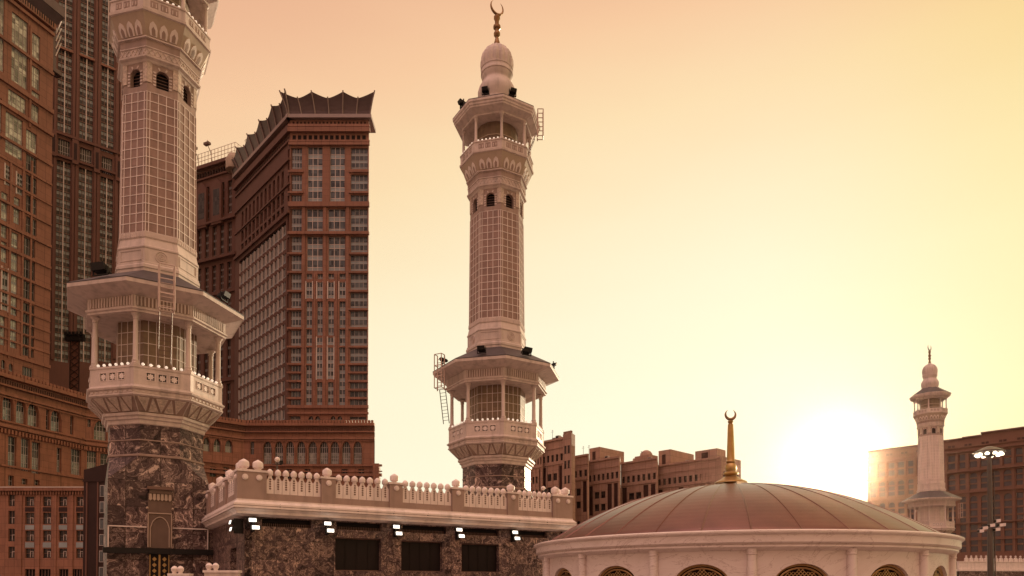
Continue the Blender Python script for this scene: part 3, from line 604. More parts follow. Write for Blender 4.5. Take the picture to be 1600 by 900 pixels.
    mb.loft([(1.75, 45.3), (1.75, 45.75), (1.62, 45.8), (1.66, 45.95), (1.8, 46.4), (1.82, 46.8), (1.72, 47.2), (1.5, 47.6), (1.34, 47.85), (1.30, 47.95), (1.34, 48.1), (1.46, 48.32), (1.46, 48.5), (1.53, 48.55), (1.53, 48.75), (1.5, 48.8), (1.5, 49.0), (1.54, 49.02), (1.54, 49.15)], 32, 0, smooth=True); B(mb, 'lantern')
    mb = MB().use('rose_stone')
    n = 64; prof = [(1.50, 49.15), (1.54, 49.6), (1.52, 50.0), (1.42, 50.4), (1.2, 50.8), (.9, 51.1), (.55, 51.32), (.3, 51.5), (.2, 51.62)]
    rings = [[mb.P((r*(1.03 - .075*abs(cos(pi*k/4))**3)*cos(2*pi*k/n), r*(1.03 - .075*abs(cos(pi*k/4))**3)*sin(2*pi*k/n), z)) for k in range(n)] for r, z in prof]
    mb.use('white_stone')
    for a, b_ in zip(rings, rings[1:]):
        for k in range(n): mb.F([a[k], a[(k+1) % n], b_[(k+1) % n], b_[k]], False)
    B(mb, 'ribbed_dome')
    mb = MB().use('old_brass')
    mb.loft([(.26, 51.5), (.28, 51.8), (.2, 52.05), (.16, 52.3), (.30, 52.5), (.31, 52.7), (.2, 52.9), (.2, 53.05), (.35, 53.2), (.35, 53.4), (.2, 53.5), (.2, 53.9), (.3, 54.1), (.3, 54.3), (.14, 54.45), (.08, 54.6)], 14, 0, smooth=True); fin = B(mb, 'finial')
    mb = MB().use('old_brass'); crescent(mb, 55.22, .66, .12); mb.build('crescent', fin, Zm)
    # little ball lamps along the rails of both galleries
    for lvl, rr, zz, n in ((0, 4.40, 14.86, 6), (1, 3.42, 40.58, 6)):
        for i in range(8):
            am = 2*pi*(i+1)/8; w_ = 2*rr*sin(pi/8); apx = rr*cos(pi/8)
            if i in (0, 1, 2): continue                  # the far sides stay hidden
            for k in range(n):
                s_ = (-.5 + (k+.5)/n) * w_ * .84; mb = MB().use('bulb_white')
                mb.ball((cos(am)*apx - sin(am)*s_, sin(am)*apx + cos(am)*s_, zz), .10 if lvl == 0 else .09, 8); B(mb, 'rail_lamp')
    return t
def crescent(mb, zc, r, th, y=0.0, open_=0.62, tilt=0.0):
    pts, rad = [], []
    for k in range(25):
        a = -pi/2 + (k/24 - .5) * 2 * (pi - open_); a += tilt
        pts.append((r*cos(a), y, zc + r*sin(a))); rad.append(max(.012, th * cos((k/24 - .5)*pi)**.8))
    mb.tube(pts, rad, 8)

MIN = [(-25.733, 51.533), (-1.433, 67.153), (0, 0)]
p2 = at_depth(1455, 783, 164); MIN[2] = (p2.x, p2.y)
m0 = build_minaret(); m0.location = (*MIN[0], 0); m0.rotation_euler.z = MOS
m1 = copy_tree(m0); m1.location = (*MIN[1], 0); m1['label'] = 'white minaret seen whole behind the marble parapet building, in the middle'
m2 = copy_tree(m0, skip=('rail_lamp', 'panel_edging', 'niche_trim')); m2.location = (*MIN[2], 0); 
for ch in m2.children:                                   # its shaft is faced in plain cream stone
    if ch.name.split('.')[0] in ('shaft', 'shaft_plinth', 'gallery_core'):
        for sl in ch.material_slots[:1]: sl.link = 'OBJECT'; sl.material = MATS['white_stone']
m2['label'] = 'small distant white minaret behind the dome, beside the sun glow'

def on_face(mi, i, s_, r, z, out):
    """world point on face i of minaret mi at ring radius r"""
    am = 2*pi*(i+1)/8; n = Vector((cos(am), sin(am), 0)); t = Vector((-sin(am), cos(am), 0))
    q = n*(r*cos(pi/8) + out) + t*s_; q.rotate(Matrix.Rotation(MOS, 3, 'Z'))
    return Vector((MIN[mi][0] + q.x, MIN[mi][1] + q.y, z + CZ)), am + MOS

def roof_flood(p, ang_, label, size=0.42, group='black floodlights on the minaret eaves'):
    t = thing('roof_floodlight', label, 'floodlight', p, ang_ - pi/2, group)
    mb = MB().use('lamp_black'); w = size
    mb.hexa([(-w, -.12, .16), (w, -.12, .16), (w, .5, .10), (-w, .5, .10), (-w, -.24, .16+w*.9), (w, -.24, .16+w*.9), (w*.8, .38, .08+w*.8), (-w*.8, .38, .08+w*.8)]); mb.build('lamp_body', t)
    mb = MB().use('lamp_black'); mb.box(-w-.06, -w-.01, .05, .15, -.12, .45); mb.box(w+.01, w+.06, .05, .15, -.12, .45); mb.box(-w-.06, w+.06, .05, .15, -.12, -.06); mb.build('bracket', t)
FLD = [(0, 155, 431, 20.35, 'black floodlight on the left eaves of the nearest minaret', .75), (0, 352, 468, 20.4, 'black floodlight on the right eaves of the nearest minaret', .5),
       (1, 752, 550, 20.45, 'black floodlight on the lower roof left of centre, middle minaret', .5), (1, 824, 554, 20.5, 'wide black floodlight on the lower roof right of centre, middle minaret', .6),
       (1, 689, 567, 20.3, 'black floodlight at the left tip of the lower eaves, middle minaret', .36), (1, 868, 577, 20.15, 'black floodlight at the right tip of the lower eaves, middle minaret', .3),
       (1, 757, 147, 44.1, 'black floodlight in front of the lantern on the upper eaves', .42), (1, 803, 150, 44.1, 'black floodlight right of the lantern on the upper eaves', .42), (1, 717, 168, 44.1, 'black floodlight at the left corner of the upper eaves', .42)]
for mi, px, py, z, lab, sz in FLD:
    p = at_z(px, py, z); ctr = Vector((*MIN[mi], 0)); d = Vector((p.x - ctr.x, p.y - ctr.y))
    lim = 5.55 if z < 30 else 3.85
    if d.length > lim: d *= lim / d.length
    if d.length < 2.9 and z < 30: d *= 2.9 / max(d.length, .1)
    rr = d.length; zz = (20.03 + (6.03 - rr)/(6.03-2.7)*1.82*.98) if z < 30 else (44.05 + (4.21 - rr)/(4.21-1.75)*1.65)
    sz *= .68
    roof_flood((ctr.x + d.x, ctr.y + d.y, zz + CZ + .1), math.atan2(d.y, d.x) + pi, lab, sz)

# access ladders hooked over the eaves
def ladder(p, ang_, h, label, below=0.0, w=.62, cage=True):
    t = thing('access_ladder', label, 'ladder', p, ang_ + pi/2, 'steel access ladders on the minarets')
    mb = MB().use('painted_steel')
    for x in (-w/2, w/2):
        mb.bar((x, 0, -h*.55), (x, 0, h*.45), .055, 6)
    mb.build('ladder_rail', t)
    mb = MB().use('painted_steel')
    for k in range(int(h/.3)): z = -h*.55 + .15 + k*.3; mb.bar((-w/2, 0, z), (w/2, 0, z), .025, 5)
    mb.build('rung', t)
    if cage:
        mb = MB().use('painted_steel')
        for x in (-w/2, w/2): mb.bar((x, -.5, -h*.5), (x, -.5, h*.45), .045, 6)
        for k in range(4):
            z = -h*.5 + k*h*.95/3
            for x in (-w/2, w/2): mb.bar((x, 0, z), (x, -.5, z), .04, 5)
            mb.bar((-w/2, -.5, z), (w/2, -.5, z), .04, 5)
        mb.build('cage', t)
    if below:
        mb = MB().use('brown_steel')
        for x in (-w*.42, w*.42): mb.bar((x, .25, -h*.5), (x, .9, -h*.5-below), .04, 5)
        for k in range(int(below/.3)): q = k/(below/.3); mb.bar((-w*.42, .25+.65*q, -h*.5-below*q), (w*.42, .25+.65*q, -h*.5-below*q), .022, 5)
        mb.build('lower_ladder', t)
p = at_depth(260, 450, 46.3); ladder((p.x, p.y, p.z + CZ), MOS - pi/2, 3.0, 'pale steel ladder hooked over the eaves of the nearest minaret', below=3.2, w=.9)
p = at_depth(689, 580, 64.5); ladder((p.x, p.y, p.z + CZ), MOS - pi/2 - pi/3, 3.2, 'steel ladder cage at the left end of the lower eaves of the middle minaret', below=3.0, w=.75)
p = at_depth(840, 193, 65.0); ladder((p.x, p.y, p.z + CZ), MOS - pi/2 + pi/3, 2.6, 'steel ladder cage at the right of the upper gallery of the middle minaret', below=1.7, w=.6)
p = at_depth(1499, 797, 161.0); ladder((p.x, p.y, p.z + CZ), MOS - pi/2 + pi/3, 3.4, 'tiny steel ladder cage beside the distant minaret', w=.8)

# ------------------------------------------------------------------ marble parapet building (local frame: x along the front, y into the building)
c0 = 40.4; PV = 42.6; PU0, PU1 = 7.85, 31.35
P0 = U*PU0 + V*PV
pb = thing('parapet_building', 'dark marble building with a white stone parapet between the two big minarets', 'building', (P0.x, P0.y, 0), MOS)
PL = PU1 - PU0; PD = 11.7
def pu(px):                                            # front-wall position seen at a pixel column
    q = Vector(((px-800)/FPX, 1)); k = PV / V.dot(q); return U.dot(q*k) - PU0
def pz(px, py): q = Vector(((px-800)/FPX, 1)); k = PV / V.dot(q); return at_depth(px, py, k).z
zc0, zc1, zp = 4.12, 4.95, 6.55                          # cornice underside, cornice top, parapet post top
wb = 0.55                                                # wall stands back under the cornice
opn = []
for l, r, t_, b_ in ((528, 600, 840, 892), (632, 697, 845, 893), (727, 786, 849, 894)): opn.append((pu(l), pu(r), pz((l+r)/2, b_), pz((l+r)/2, t_)))
vents = []
for l, r in ((412, 490), (530, 601), (634, 703), (729, 786), (815, 862)): vents.append((pu(l), pu(r), 3.55, 4.02))
xf = lambda p: (p[0], p[1] + wb, p[2])
mb = MB(xf).use('book_marble'); wall(mb, wb, PL - wb, -CZ, zc0, opn + vents, .35)
mb.build('front_wall', pb, CZ)
for o_ in opn:
    mb = MB(xf).use('dark_shutter'); a, b_, c, d = o_; mb.box(a, b_, .34, .40, c, d)
    for k in range(1, 4): x = a + (b_-a)*k/4; mb.box(x-.02, x+.02, .31, .339, c, d)
    mb.use('brown_steel'); mb.box(a, b_, .28, .338, c, c+.06); mb.box(a, b_, .28, .338, d-.06, d)
    mb.build('shuttered_window', pb, CZ)
for o_ in vents:
    mb = MB(xf).use('dark_void'); a, b_, c, d = o_; mb.box(a, b_, .34, .40, c, d); mb.use('brown_steel')
    for k in range(int((b_-a)/.11)): x = a + .05 + k*.11; mb.box(x, x+.03, .25, .338, c, c+.2)
    mb.build('vent_grille', pb, CZ)
xs = lambda p: (wb + p[1], PD - p[0], p[2])             # left return wall: p.x runs from the back (0) to the front corner
mb = MB(xs).use('book_marble'); so = [(PD-5.0, PD-3.1, -CZ, 2.4), (PD-4.6, PD-2.0, 3.5, 4.0)]
wall(mb, 0, PD - wb, -CZ, zc0, so, .35)
mb.build('side_wall', pb, CZ)
mb = MB(xs).use('dark_void')
for a, b_, c, d in so: mb.box(a, b_, .34, .4, c, d)
mb.build('side_opening', pb, CZ)
mb = MB().use('book_marble'); mb.box(wb+.36, PL-wb-.02, wb+.42, PD, -CZ, zc0-.02); mb.box(PL-wb-.4, PL-wb-.019, wb+.36, PD, -CZ, zc0-.03); mb.box(.32, 3.0, PD+.01, PD+3, -CZ, zc0-.04); mb.build('rear_wall', pb, CZ)
# cornice: stacked mouldings round three sides
def ringbox(mb, e, z0, z1, e2=None):                    # frame plate outset by e (bottom) and e2 (top)
    e2 = e if e2 is None else e2
    mb.hexa([(-e, -e, z0), (PL+e, -e, z0), (PL+e, PD, z0), (-e, PD, z0), (-e2, -e2, z1), (PL+e2, -e2, z1), (PL+e2, PD, z1), (-e2, PD, z1)])
mb = MB().use('pale_stone')
for e, z0, z1, e2 in ((-.35, 4.08, 4.20, -.05), (-.02, 4.20, 4.32, .0), (.0, 4.32, 4.47, .17), (.10, 4.47, 4.51, .10), (.22, 4.51, 4.62, .22), (.10, 4.62, 4.665, .10), (.21, 4.665, 4.77, .21), (.2, 4.77, 4.93, .03), (.02, 4.93, 5.02, .02)): ringbox(mb, e, z0, z1, e2)
mb.build('cornice', pb, CZ)
nj = 10                                                  # open joints between the cornice blocks
for k in range(1, nj): x = PL*k/nj; mb = MB().use('lamp_black'); mb.box(x-.012, x+.012, -.206, -.1, 4.50, 4.79); mb.build('cornice_joint', pb, CZ)
mb = MB().use('rose_stone'); mb.box(.1, PL-.1, .10, .45, 5.02, 5.42); mb.box(.10, .45, .46, PD, 5.02, 5.42); mb.build('parapet_kerb', pb, CZ)
def finial(x, y, z, r, name='finial', parent=pb):
    mb = MB().use('pale_stone')
    mb.loft([(r*.95, z), (r*.95, z+r*.18), (r*.6, z+r*.25), (r*.62, z+r*.42), (r*.9, z+r*.62), (r*1.0, z+r*.7), (r*1.02, z+r*1.5), (r*.9, z+r*1.72), (r*.5, z+r*1.98), (r*.12, z+r*2.2), (.01, z+r*2.24)], 12, 0, x, y, True)
    return mb.build(name, parent, CZ, 30)
def post(x0, x1, y0, y1, top):
    mb = MB().use('rose_stone'); mb.box(x0, x1, y0, y1, 4.9, top - .12)
    mb.use('pale_stone'); mb.box(x0-.05, x1+.05, y0-.05, y1+.05, top-.12, top)
    return mb.build('parapet_post', pb, CZ)
def rosette(pr, x, y, z, nrm):
    mb = MB().use('pale_stone'); n = Vector(nrm); u = Vector((0, 0, 1)).cross(n); 
    for r, o0, o1 in ((.17, .0, .06), (.11, .06, .11)): mb.prism([Vector((x, y, z)) + u*(r*cos(2*pi*k/14)) + Vector((0, 0, r*sin(2*pi*k/14))) for k in range(14)], n, o1)
    mb.build('rosette', pr, CZ)
def picket(cx, w, xfp, top=6.52):
    """one pale upright slab with a pointed head, a file of holes and a ball on top"""
    mb = MB(xfp).use('pale_stone'); z0 = 5.42; zs = top - .24
    mb.prism([(cx-w*.47, .3, z0), (cx+w*.47, .3, z0), (cx+w*.47, .3, zs-.08), (cx+w*.3, .3, zs), (cx+w*.22, .3, zs+.12), (cx, .3, zs+.2), (cx-w*.22, .3, zs+.12), (cx-w*.3, .3, zs), (cx-w*.47, .3, zs-.08)], (0, -1, 0), .14)
    mb.use('brown_steel')
    for k in range(5): z = zs - .02 - k*.135; mb.prism([(cx + .065*cos(2*pi*j/8), .158, z + .055*sin(2*pi*j/8)) for j in range(8)], (0, -1, 0), .006)
    pk = mb.build('picket', pb, CZ)
    mb = MB().use('pale_stone'); q = xfp((cx, .23, 0)) if xfp else (cx, .23, 0); r = w*.40
    mb.loft([(r*.55, zs+.1), (r*.6, zs+.2), (r*.95, zs+.24), (r, zs+.32), (r, zs+.42), (r*.8, zs+.5), (r*.35, zs+.58), (.01, zs+.6)], 12, 0, q[0], q[1], True); mb.build('picket_ball', pk, CZ, 30)
posts = [(0.0, 1.62)] + [(pu(x) - .44, pu(x) + .44) for x in (513, 619, 716, 802)] + [(PL-1.75, PL)]
for k, (a, b_) in enumerate(posts):
    corner = k in (0, 5)
    pr = post(a, b_, 0, .9 if corner else .62, 6.72 if corner else 6.66)
    xsn = (a + .42, b_ - .42) if corner else ((a+b_)/2,)
    for x in xsn: finial(x, .36, 6.70 if corner else 6.64, .30 if corner else .28); rosette(pr, x, -.001, 6.28, (0, -1, 0))
    if corner: finial((xsn[0] if k == 0 else xsn[1]), .36 + .02 + .8, 6.70, .29)
    if k == 0:
        for y in (.36, ): rosette(pr, -.001, y, 6.28, (-1, 0, 0))
for (a0, a1), (b0, b1) in zip(posts, posts[1:]):
    n = 7; w = (b0 - a1) / n
    for k in range(n): picket(a1 + (k+.5)*w, w, None)
sp = [(1.5, None), (4.1, .8), (7.4, .8), (10.6, 1.1)]
for y, w in sp[1:]:
    pr = post(0, .62, y-.4, y+.4, 6.66); finial(.34, y, 6.64, .28); rosette(pr, -.001, y, 6.28, (-1, 0, 0))
for y0, y1 in ((1.0, 3.7), (4.5, 7.0), (7.8, 10.2)):
    n = 4; w = (y1-y0)/n; xfp = lambda p: (p[1], p[0], p[2])
    for k in range(n): picket(y0 + (k+.5)*w, w, xfp)
mb = MB().use('terrace_paving'); mb.box(.9, PL-.9, .92, PD, 4.98, 5.06); mb.build('roof', pb, CZ)

# twin floodlights under the cornice
def twin_flood(x, y, z, ang_, label):
    q = P0 + U*x + V*y
    t = thing('wall_floodlight', label, 'floodlight', (q.x, q.y, z + CZ), MOS + ang_, 'lit twin floodlights under the cornice')
    mb = MB().use('lamp_black'); mb.box(-.05, .05, -.1, .5, -.45, .42); mb.box(-.05, .5, .28, .34, .30, .36); mb.build('bracket', t)
    for zz, dx in ((.20, -.1), (-.22, .08)):
        h = MB().use('lamp_black'); h.hexa([(dx-.28, -.30, zz-.15), (dx+.28, -.30, zz-.15), (dx+.24, -.05, zz-.05), (dx-.24, -.05, zz-.05), (dx-.28, -.24, zz+.15), (dx+.28, -.24, zz+.15), (dx+.24, .0, zz+.12), (dx-.24, .0, zz+.12)]); ho = h.build('lamp_housing', t)
        l = MB().use('lamp_lit'); l.hexa([(dx-.2, -.325, zz-.10), (dx+.2, -.325, zz-.10), (dx+.2, -.296, zz-.10), (dx-.2, -.296, zz-.10), (dx-.2, -.280, zz+.10), (dx+.2, -.280, zz+.10), (dx+.2, -.25, zz+.10), (dx-.2, -.25, zz+.10)]); l.build('lens', ho)
    ld = bpy.data.lights.new('lamp_light', 'POINT'); ld.energy = 5.0; ld.color = (1.0, 0.86, 0.70); ld.shadow_soft_size = 0.15; lo = bpy.data.objects.new('lamp_light', ld); COL.objects.link(lo); lo.parent = t; lo.location = (0, -.62, -.05)
names = ['lit twin floodlight under the left corner post of the parapet', 'lit twin floodlight under the first single post from the left corner', 'lit twin floodlight between the left and middle shuttered windows', 'lit twin floodlight between the middle and right shuttered windows', 'lit twin floodlight right of the rightmost shuttered window', 'lit twin floodlight half hidden by the dome under the right corner']
for px, nm in zip((396, 513, 620, 718, 805, 884), names): twin_flood(pu(px), .12, 3.62, 0, nm)
twin_flood(.12, 1.05, 3.55, -pi/2, 'lit twin floodlight turned sideways on the short left return wall')

# little camera masts standing behind the pickets
for px, py, lab in ((433, 722, 'small white camera on a post behind the pickets near the left corner'), (848, 766, 'small camera on a post behind the pickets near the right corner')):
    q = at_depth(px, py, 44 if px < 600 else 54); t = thing('roof_camera', lab, 'camera', (q.x, q.y, 6.76), MOS)
    mb = MB().use('pole_metal'); mb.bar((0, 0, 0), (0, 0, q.z + CZ - 6.76 + .1), .05, 6); mb.bar((-.28, 0, q.z+CZ-6.9), (.28, 0, q.z+CZ-6.9), .03, 5); mb.build('pole', t)
    mb = MB().use('pale_stone'); mb.ball((0, -.06, q.z + CZ - 6.62), .17, 10); mb.use('lamp_black'); mb.box(.16, .34, -.12, .1, q.z+CZ-6.86, q.z+CZ-6.66); mb.build('camera_head', t)

# low parapet walls with ball finials down at the front left
def low_wall(px, pyt, Y, L, balls, lab):
    p = at_depth(px, pyt, Y); t = thing('low_wall', lab, 'wall', (p.x, p.y, 0), MOS - R(28), 'low white walls at the bottom edge')
    mb = MB().use('white_stone'); h = p.z + CZ; mb.box(0, L, 0, .4, 0, h - .12); mb.use('pale_stone'); mb.box(-.06, L+.06, -.06, .46, h-.12, h); mb.build('coping', t)
    for x in balls:
        mb = MB().use('pale_stone'); mb.loft([(.13, h), (.1, h+.06), (.17, h+.14), (.18, h+.26), (.1, h+.36), (.01, h+.4)], 10, 0, x, .2, True); mb.build('finial', t)
low_wall(319, 891, 37.5, 1.75, (.18, .52), 'low white wall with two ball finials beside the dark side wall')
low_wall(264, 896, 37.0, 1.0, (.2, .5), 'low white wall with ball finials in front of the gilded door')

# ------------------------------------------------------------------ domed pavilion
D = 42.0; DA = R(17.05); DC = Vector((sin(DA)*D, cos(DA)*D)); RR = 11.1
dm = thing('domed_pavilion', 'round white marble pavilion with a broad shallow copper-brown dome', 'pavilion', (DC.x, DC.y, 0), 0)
zt, zb = 2.32, 1.62
mb = MB().use('vein_marble'); NC = 96
mb.loft([(RR-.62, zb-.1), (RR-.45, zb-.06), (RR-.30, zb+.02), (RR-.24, zb+.05), (RR-.24, zb+.12), (RR-.30, zb+.14), (RR-.2, zb+.2), (RR-.14, zb+.24), (RR-.14, zt-.16), (RR-.05, zt-.12), (RR, zt-.06), (RR, zt), (RR-.12, zt+.05), (RR-.42, zt+.07)], NC, 0, smooth=True, cap0=False, cap1=False); mb.build('drum_cornice', dm, CZ, 25)
front = math.atan2(-DC.y, -DC.x)
NA = 16; step = 2*pi/NA; RW = RR - .62
colpx = 1175
# angle of the column seen at pixel 1175
best = min((abs(800 + FPX*(DC.x + RW*cos(a))/(DC.y + RW*sin(a)) - colpx), a) for a in [front - .5 + k*.002 for k in range(500)])[1]
for k in range(NA):
    ac = best + k*step; a0 = ac; am = ac + step/2
    xfw = lambda p, am=am: (cos(am + p[0]/RW)*(RW - p[1]), sin(am + p[0]/RW)*(RW - p[1]), p[2])
    mb = MB(xfw).use('vein_marble'); half = RW*step/2; aw = 1.22
    o_ = (-aw, aw, -CZ + .6, .98, 'round', .95)
    nseg = 6
    edges = [-half + (half - aw)*i/4 for i in range(5)] + [aw + (half - aw)*i/4 for i in range(5)]
    for x0, x1 in zip(edges[:4], edges[1:5]): mb.quad((x0, 0, -CZ), (x1, 0, -CZ), (x1, 0, zb), (x0, 0, zb))
    for x0, x1 in zip(edges[5:9], edges[6:10]): mb.quad((x0, 0, -CZ), (x1, 0, -CZ), (x1, 0, zb), (x0, 0, zb))
    pts = arch_pts(-aw, aw, .03, .98, 'round', 16)
    for p, q in zip(pts, pts[1:]):
        mb.quad((p[0], 0, p[1]), (q[0], 0, q[1]), (q[0], 0, zb), (p[0], 0, zb)); mb.quad((p[0], 0, p[1]), (p[0], .35, p[1]), (q[0], .35, q[1]), (q[0], 0, q[1]))
    mb.quad((-aw, 0, -CZ), (-aw, .35, -CZ), (-aw, .35, .03), (-aw, 0, .03)); mb.quad((aw, .35, -CZ), (aw, 0, -CZ), (aw, 0, .03), (aw, .35, .03))
    mb.build('drum_wall', dm, CZ)
    # lattice window
    mb = MB(xfw).use('dark_void')
    for i in range(8):
        x0, x1 = -aw + 2*aw*i/8, -aw + 2*aw*(i+1)/8; mb.quad((x0, .34, -CZ), (x1, .34, -CZ), (x1, .34, 1.0), (x0, .34, 1.0))
    win = mb.build('arched_window', dm, CZ)
    mb = MB(xfw).use('gilt')
    for sc, th in ((1.0, .07), (.86, .04)):
        pa = arch_pts(-aw*sc + .03, aw*sc - .03, .03, .98*sc - .03 if sc == 1 else .80, 'round', 16)
        for p, q in zip(pa, pa[1:]): mb.bar((p[0], .20, p[1]), (q[0], .20, q[1]), th, 5)
    for i in range(-9, 10):
        for s_ in (-1, 1):
            x0 = i*.16; z0, z1 = 0.0, .78
            pts2 = []
            for q in range(6):
                z = z0 + (z1-z0)*q/5; x = x0 + s_*(z-z0)
                if (x/(aw*.84))**2 + ((z-.03)/.76)**2 < 1: pts2.append((x, .24, z))
            if len(pts2) > 1: mb.bar(pts2[0], pts2[-1], .018, 4)
    for x in (-.8, 0, .8): mb.box(x-.03, x+.03, .18, .26, -CZ, .0)
    mb.box(-aw, aw, .17, .26, -.04, .03)
    mb.build('lattice', win, CZ)
    mb = MB().use('vein_marble'); x, y = (RW+.08)*cos(ac), (RW+.08)*sin(ac)
    mb.loft([(.27, -CZ), (.27, -CZ+.2), (.2, -CZ+.3), (.19, zb-.28), (.23, zb-.24), (.2, zb-.2), (.22, zb-.02)], 16, 0, x, y, True); mb.build('pilaster_column', dm, CZ)
# dome cap
RD, h_ = RR - .50, 3.32
def dome_pr(q):                                         # 0 rim .. 1 top: shallow cap with a slightly full shoulder
    r = RD * (1 - q)
    return max(r, .02), zt - .02 + h_ * (1 - (r/RD)**2.12)
mb = MB().use('dome_copper'); prof = [(RD, zt-.05)] + [dome_pr(i/28) for i in range(29)]
mb.loft(prof, 128, 0, smooth=True, cap0=False); dome = mb.build('dome', dm, CZ, 60)
seam0 = best
for k in range(32):
    a = seam0 + k*step/2; mb = MB().use('dome_copper'); pts = []
    for i in range(25):
        r, z = dome_pr(i/26); pts.append((r*cos(a), r*sin(a), z + .01))
    rings = []
    ta = Vector((-sin(a), cos(a), 0))
    for p in pts:
        p = Vector(p); rings.append([mb.P(p + ta*.05 - Vector((0, 0, .02))), mb.P(p + ta*.018 + Vector((0, 0, .022))), mb.P(p - ta*.018 + Vector((0, 0, .022))), mb.P(p - ta*.05 - Vector((0, 0, .02)))])
    for A, B_ in zip(rings, rings[1:]):
        for j in range(3): mb.F([A[j], A[j+1], B_[j+1], B_[j]])
    mb.build('dome_seam', dome, CZ)
za = zt - .02 + h_
Yd = DC.y
zz = lambda py: at_depth(1138, py, Yd).z
mb = MB().use('brass')
zb0 = za + .22
mb.loft([(.34, zb0-.5), (.36, zb0-.06), (.90, zb0-.02), (.88, zb0+.05), (.62, zb0+.18), (.36, zb0+.36), (.30, zb0+.42), (.40, zb0+.50), (.40, zb0+.58), (.27, zb0+.66), (.31, zb0+.84), (.30, zb0+1.0), (.22, zb0+1.1), (.26, zb0+1.2), (.22, zb0+1.3), (.20, zb0+2.0), (.15, zz(663)), (.10, zz(662)), (.15, zz(660)), (.15, zz(658)), (.07, zz(656.5))], 20, 0, smooth=True); fi = mb.build('finial', dm, CZ, 40)
mb = MB().use('old_brass'); crescent(mb, zz(647.5), .28, .085, open_=.55); mb.build('crescent', fi, CZ)

# ------------------------------------------------------------------ hotels
GB = -12.0 - CZ                                          # ground, relative to the lens
def facade(root, xf, s0, s1, z0, z1, ops, depth, wallm, zoff, name='wall', y=0.0, body=18.0, skew=(0, 0)):
    mb = MB(xf).use(wallm); wall(mb, s0, s1, z0, z1, [o[:6] for o in ops], depth, y)
    a, b = y + depth + .06, y + body; k0, k1 = skew
    mb.hexa([(s0, a, z0), (s1, a, z0), (s1+k1, b, z0), (s0+k0, b, z0), (s0, a, z1), (s1, a, z1), (s1+k1, b, z1), (s0+k0, b, z1)])
    return mb.build(name, root, zoff)
def ledge(root, xf, s0, s1, z, h, out, m, zoff, name='ledge', y=0.0):
    mb = MB(xf).use(m); mb.box(s0, s1, y - out, y - .003, z, z + h); return mb.build(name, root, zoff)
def dentils(root, xf, s0, s1, z0, z1, n, m, zoff, y=0.0, out=.3, duty=.5, name='dentil_row'):
    mb = MB(xf).use(m); w = (s1-s0)/n
    for k in range(n): mb.box(s0 + k*w, s0 + (k+duty)*w, y-out, y-.004, z0, z1)
    return mb.build(name, root, zoff)
ZO = CZ + 12.0

# --- central tower
YB = 275.0; PB = Plane(449, YB, 0); XB = PB.o
tb = thing('hotel_tower', 'brown hotel tower with a scalloped metal crown, left of the middle minaret', 'hotel', (XB.x, XB.y, -12), 0)
sB = lambda px: PB.sz(px, 400)[0]; zB = lambda py: PB.sz(512, py)[1]
WB = sB(575.5)
def bx(l, r, t_, b_): return (sB(l), sB(r), zB(b_), zB(t_))
cen = [bx(480, 503, 229, 314.5), bx(515, 538, 229, 314.5), bx(479, 504, 326, 363), bx(512.5, 539, 326, 363), bx(479.5, 504, 369, 423), bx(513, 539, 369, 423)]
side = []
for t_, b_, nz in ((231, 264, 3), (272.5, 298.5, 2), (304, 316, 1), (326, 366, 3), (369.5, 394, 2), (398.5, 423.5, 2), (427.5, 452.5, 2), (457, 481.5, 2), (485.5, 511, 2), (515.5, 540, 2), (544, 567.5, 2), (571, 580.5, 1), (584, 594, 1), (597.5, 607.5, 1), (611, 620.5, 1), (624, 633, 1)):
    side.append((bx(453.5 if t_ < 320 else 452, 471, t_, b_), nz)); side.append((bx(547.5, 574, t_, b_), nz))
nar = []
cols4 = ((479, 488), (496, 504.5), (513, 522), (530.5, 540))
for ci, (l, r) in enumerate(cols4):
    nar.append((bx(l, r, 427.5, 436), 1, False)); nar.append((bx(l, r, 441, 466), 2, True))
    if ci in (0, 3): nar += [(bx(l, r, 471, 512), 3, False), (bx(l, r, 514.5, 540), 2, False), (bx(l, r, 542.5, 568), 2, False), (bx(l, r, 570.5, 633), 5, False)]
    else: nar += [(bx(l, r, 471, 524), 4, False), (bx(l, r, 527.5, 539), 1, True), (bx(l, r, 543, 592), 4, True), (bx(l, r, 597, 633), 3, False)]
arc = []
for c in (487, 497.5, 521.5, 532): arc.append(bx(c-4, c+4, 650, 661) + ('pointed', 1.4))
arc += [bx(452, 471, 650, 659), bx(547.5, 573, 651, 659)]
allops = cen + [a for a, _ in side] + [a[0] for a in nar] + arc
facade(tb, None, 0, WB, GB, zB(186), allops, .75, 'hotel_brown', ZO, 'front_wall', body=40, skew=(-26, -16))
for o_ in cen: window(tb, None, o_, .75, ZO, 3, max(2, round((o_[3]-o_[2])/4.2)), 'tower_glass', .34, 'pale_frame', .22)
for o_, nz in side: window(tb, None, o_, .75, ZO, 4, nz, 'tower_glass', .30 if nz > 1 else .0, 'mullion', .16)
for o_, nz, fr in nar: window(tb, None, o_, .75 if not fr else .2, ZO, 2, nz, 'tower_glass', .36, 'mullion', .2, framed=.35 if fr else None)
for o_ in arc: window(tb, None, o_, .75, ZO, 2, 2, 'dark_glass', 0, 'mullion', .16)
for py, out, h in ((221, .5, .7), (226, .9, 1.0), (320.5, 1.0, 1.9), (365.5, 1.2, 1.1), (636, .8, 1.2), (646, .7, .8)): ledge(tb, None, -.4, WB+.4, zB(py)-h/2, h, out, 'hotel_brown', ZO)
for py in (268.5, 301, 396.5, 425.5, 455, 483.5, 513, 542, 569, 582.3, 595.7, 609.2, 622.3):
    for l, r in ((449.5, 474), (545, 576)): ledge(tb, None, sB(l), sB(r), zB(py)-.4, .75, .55, 'hotel_brown', ZO)
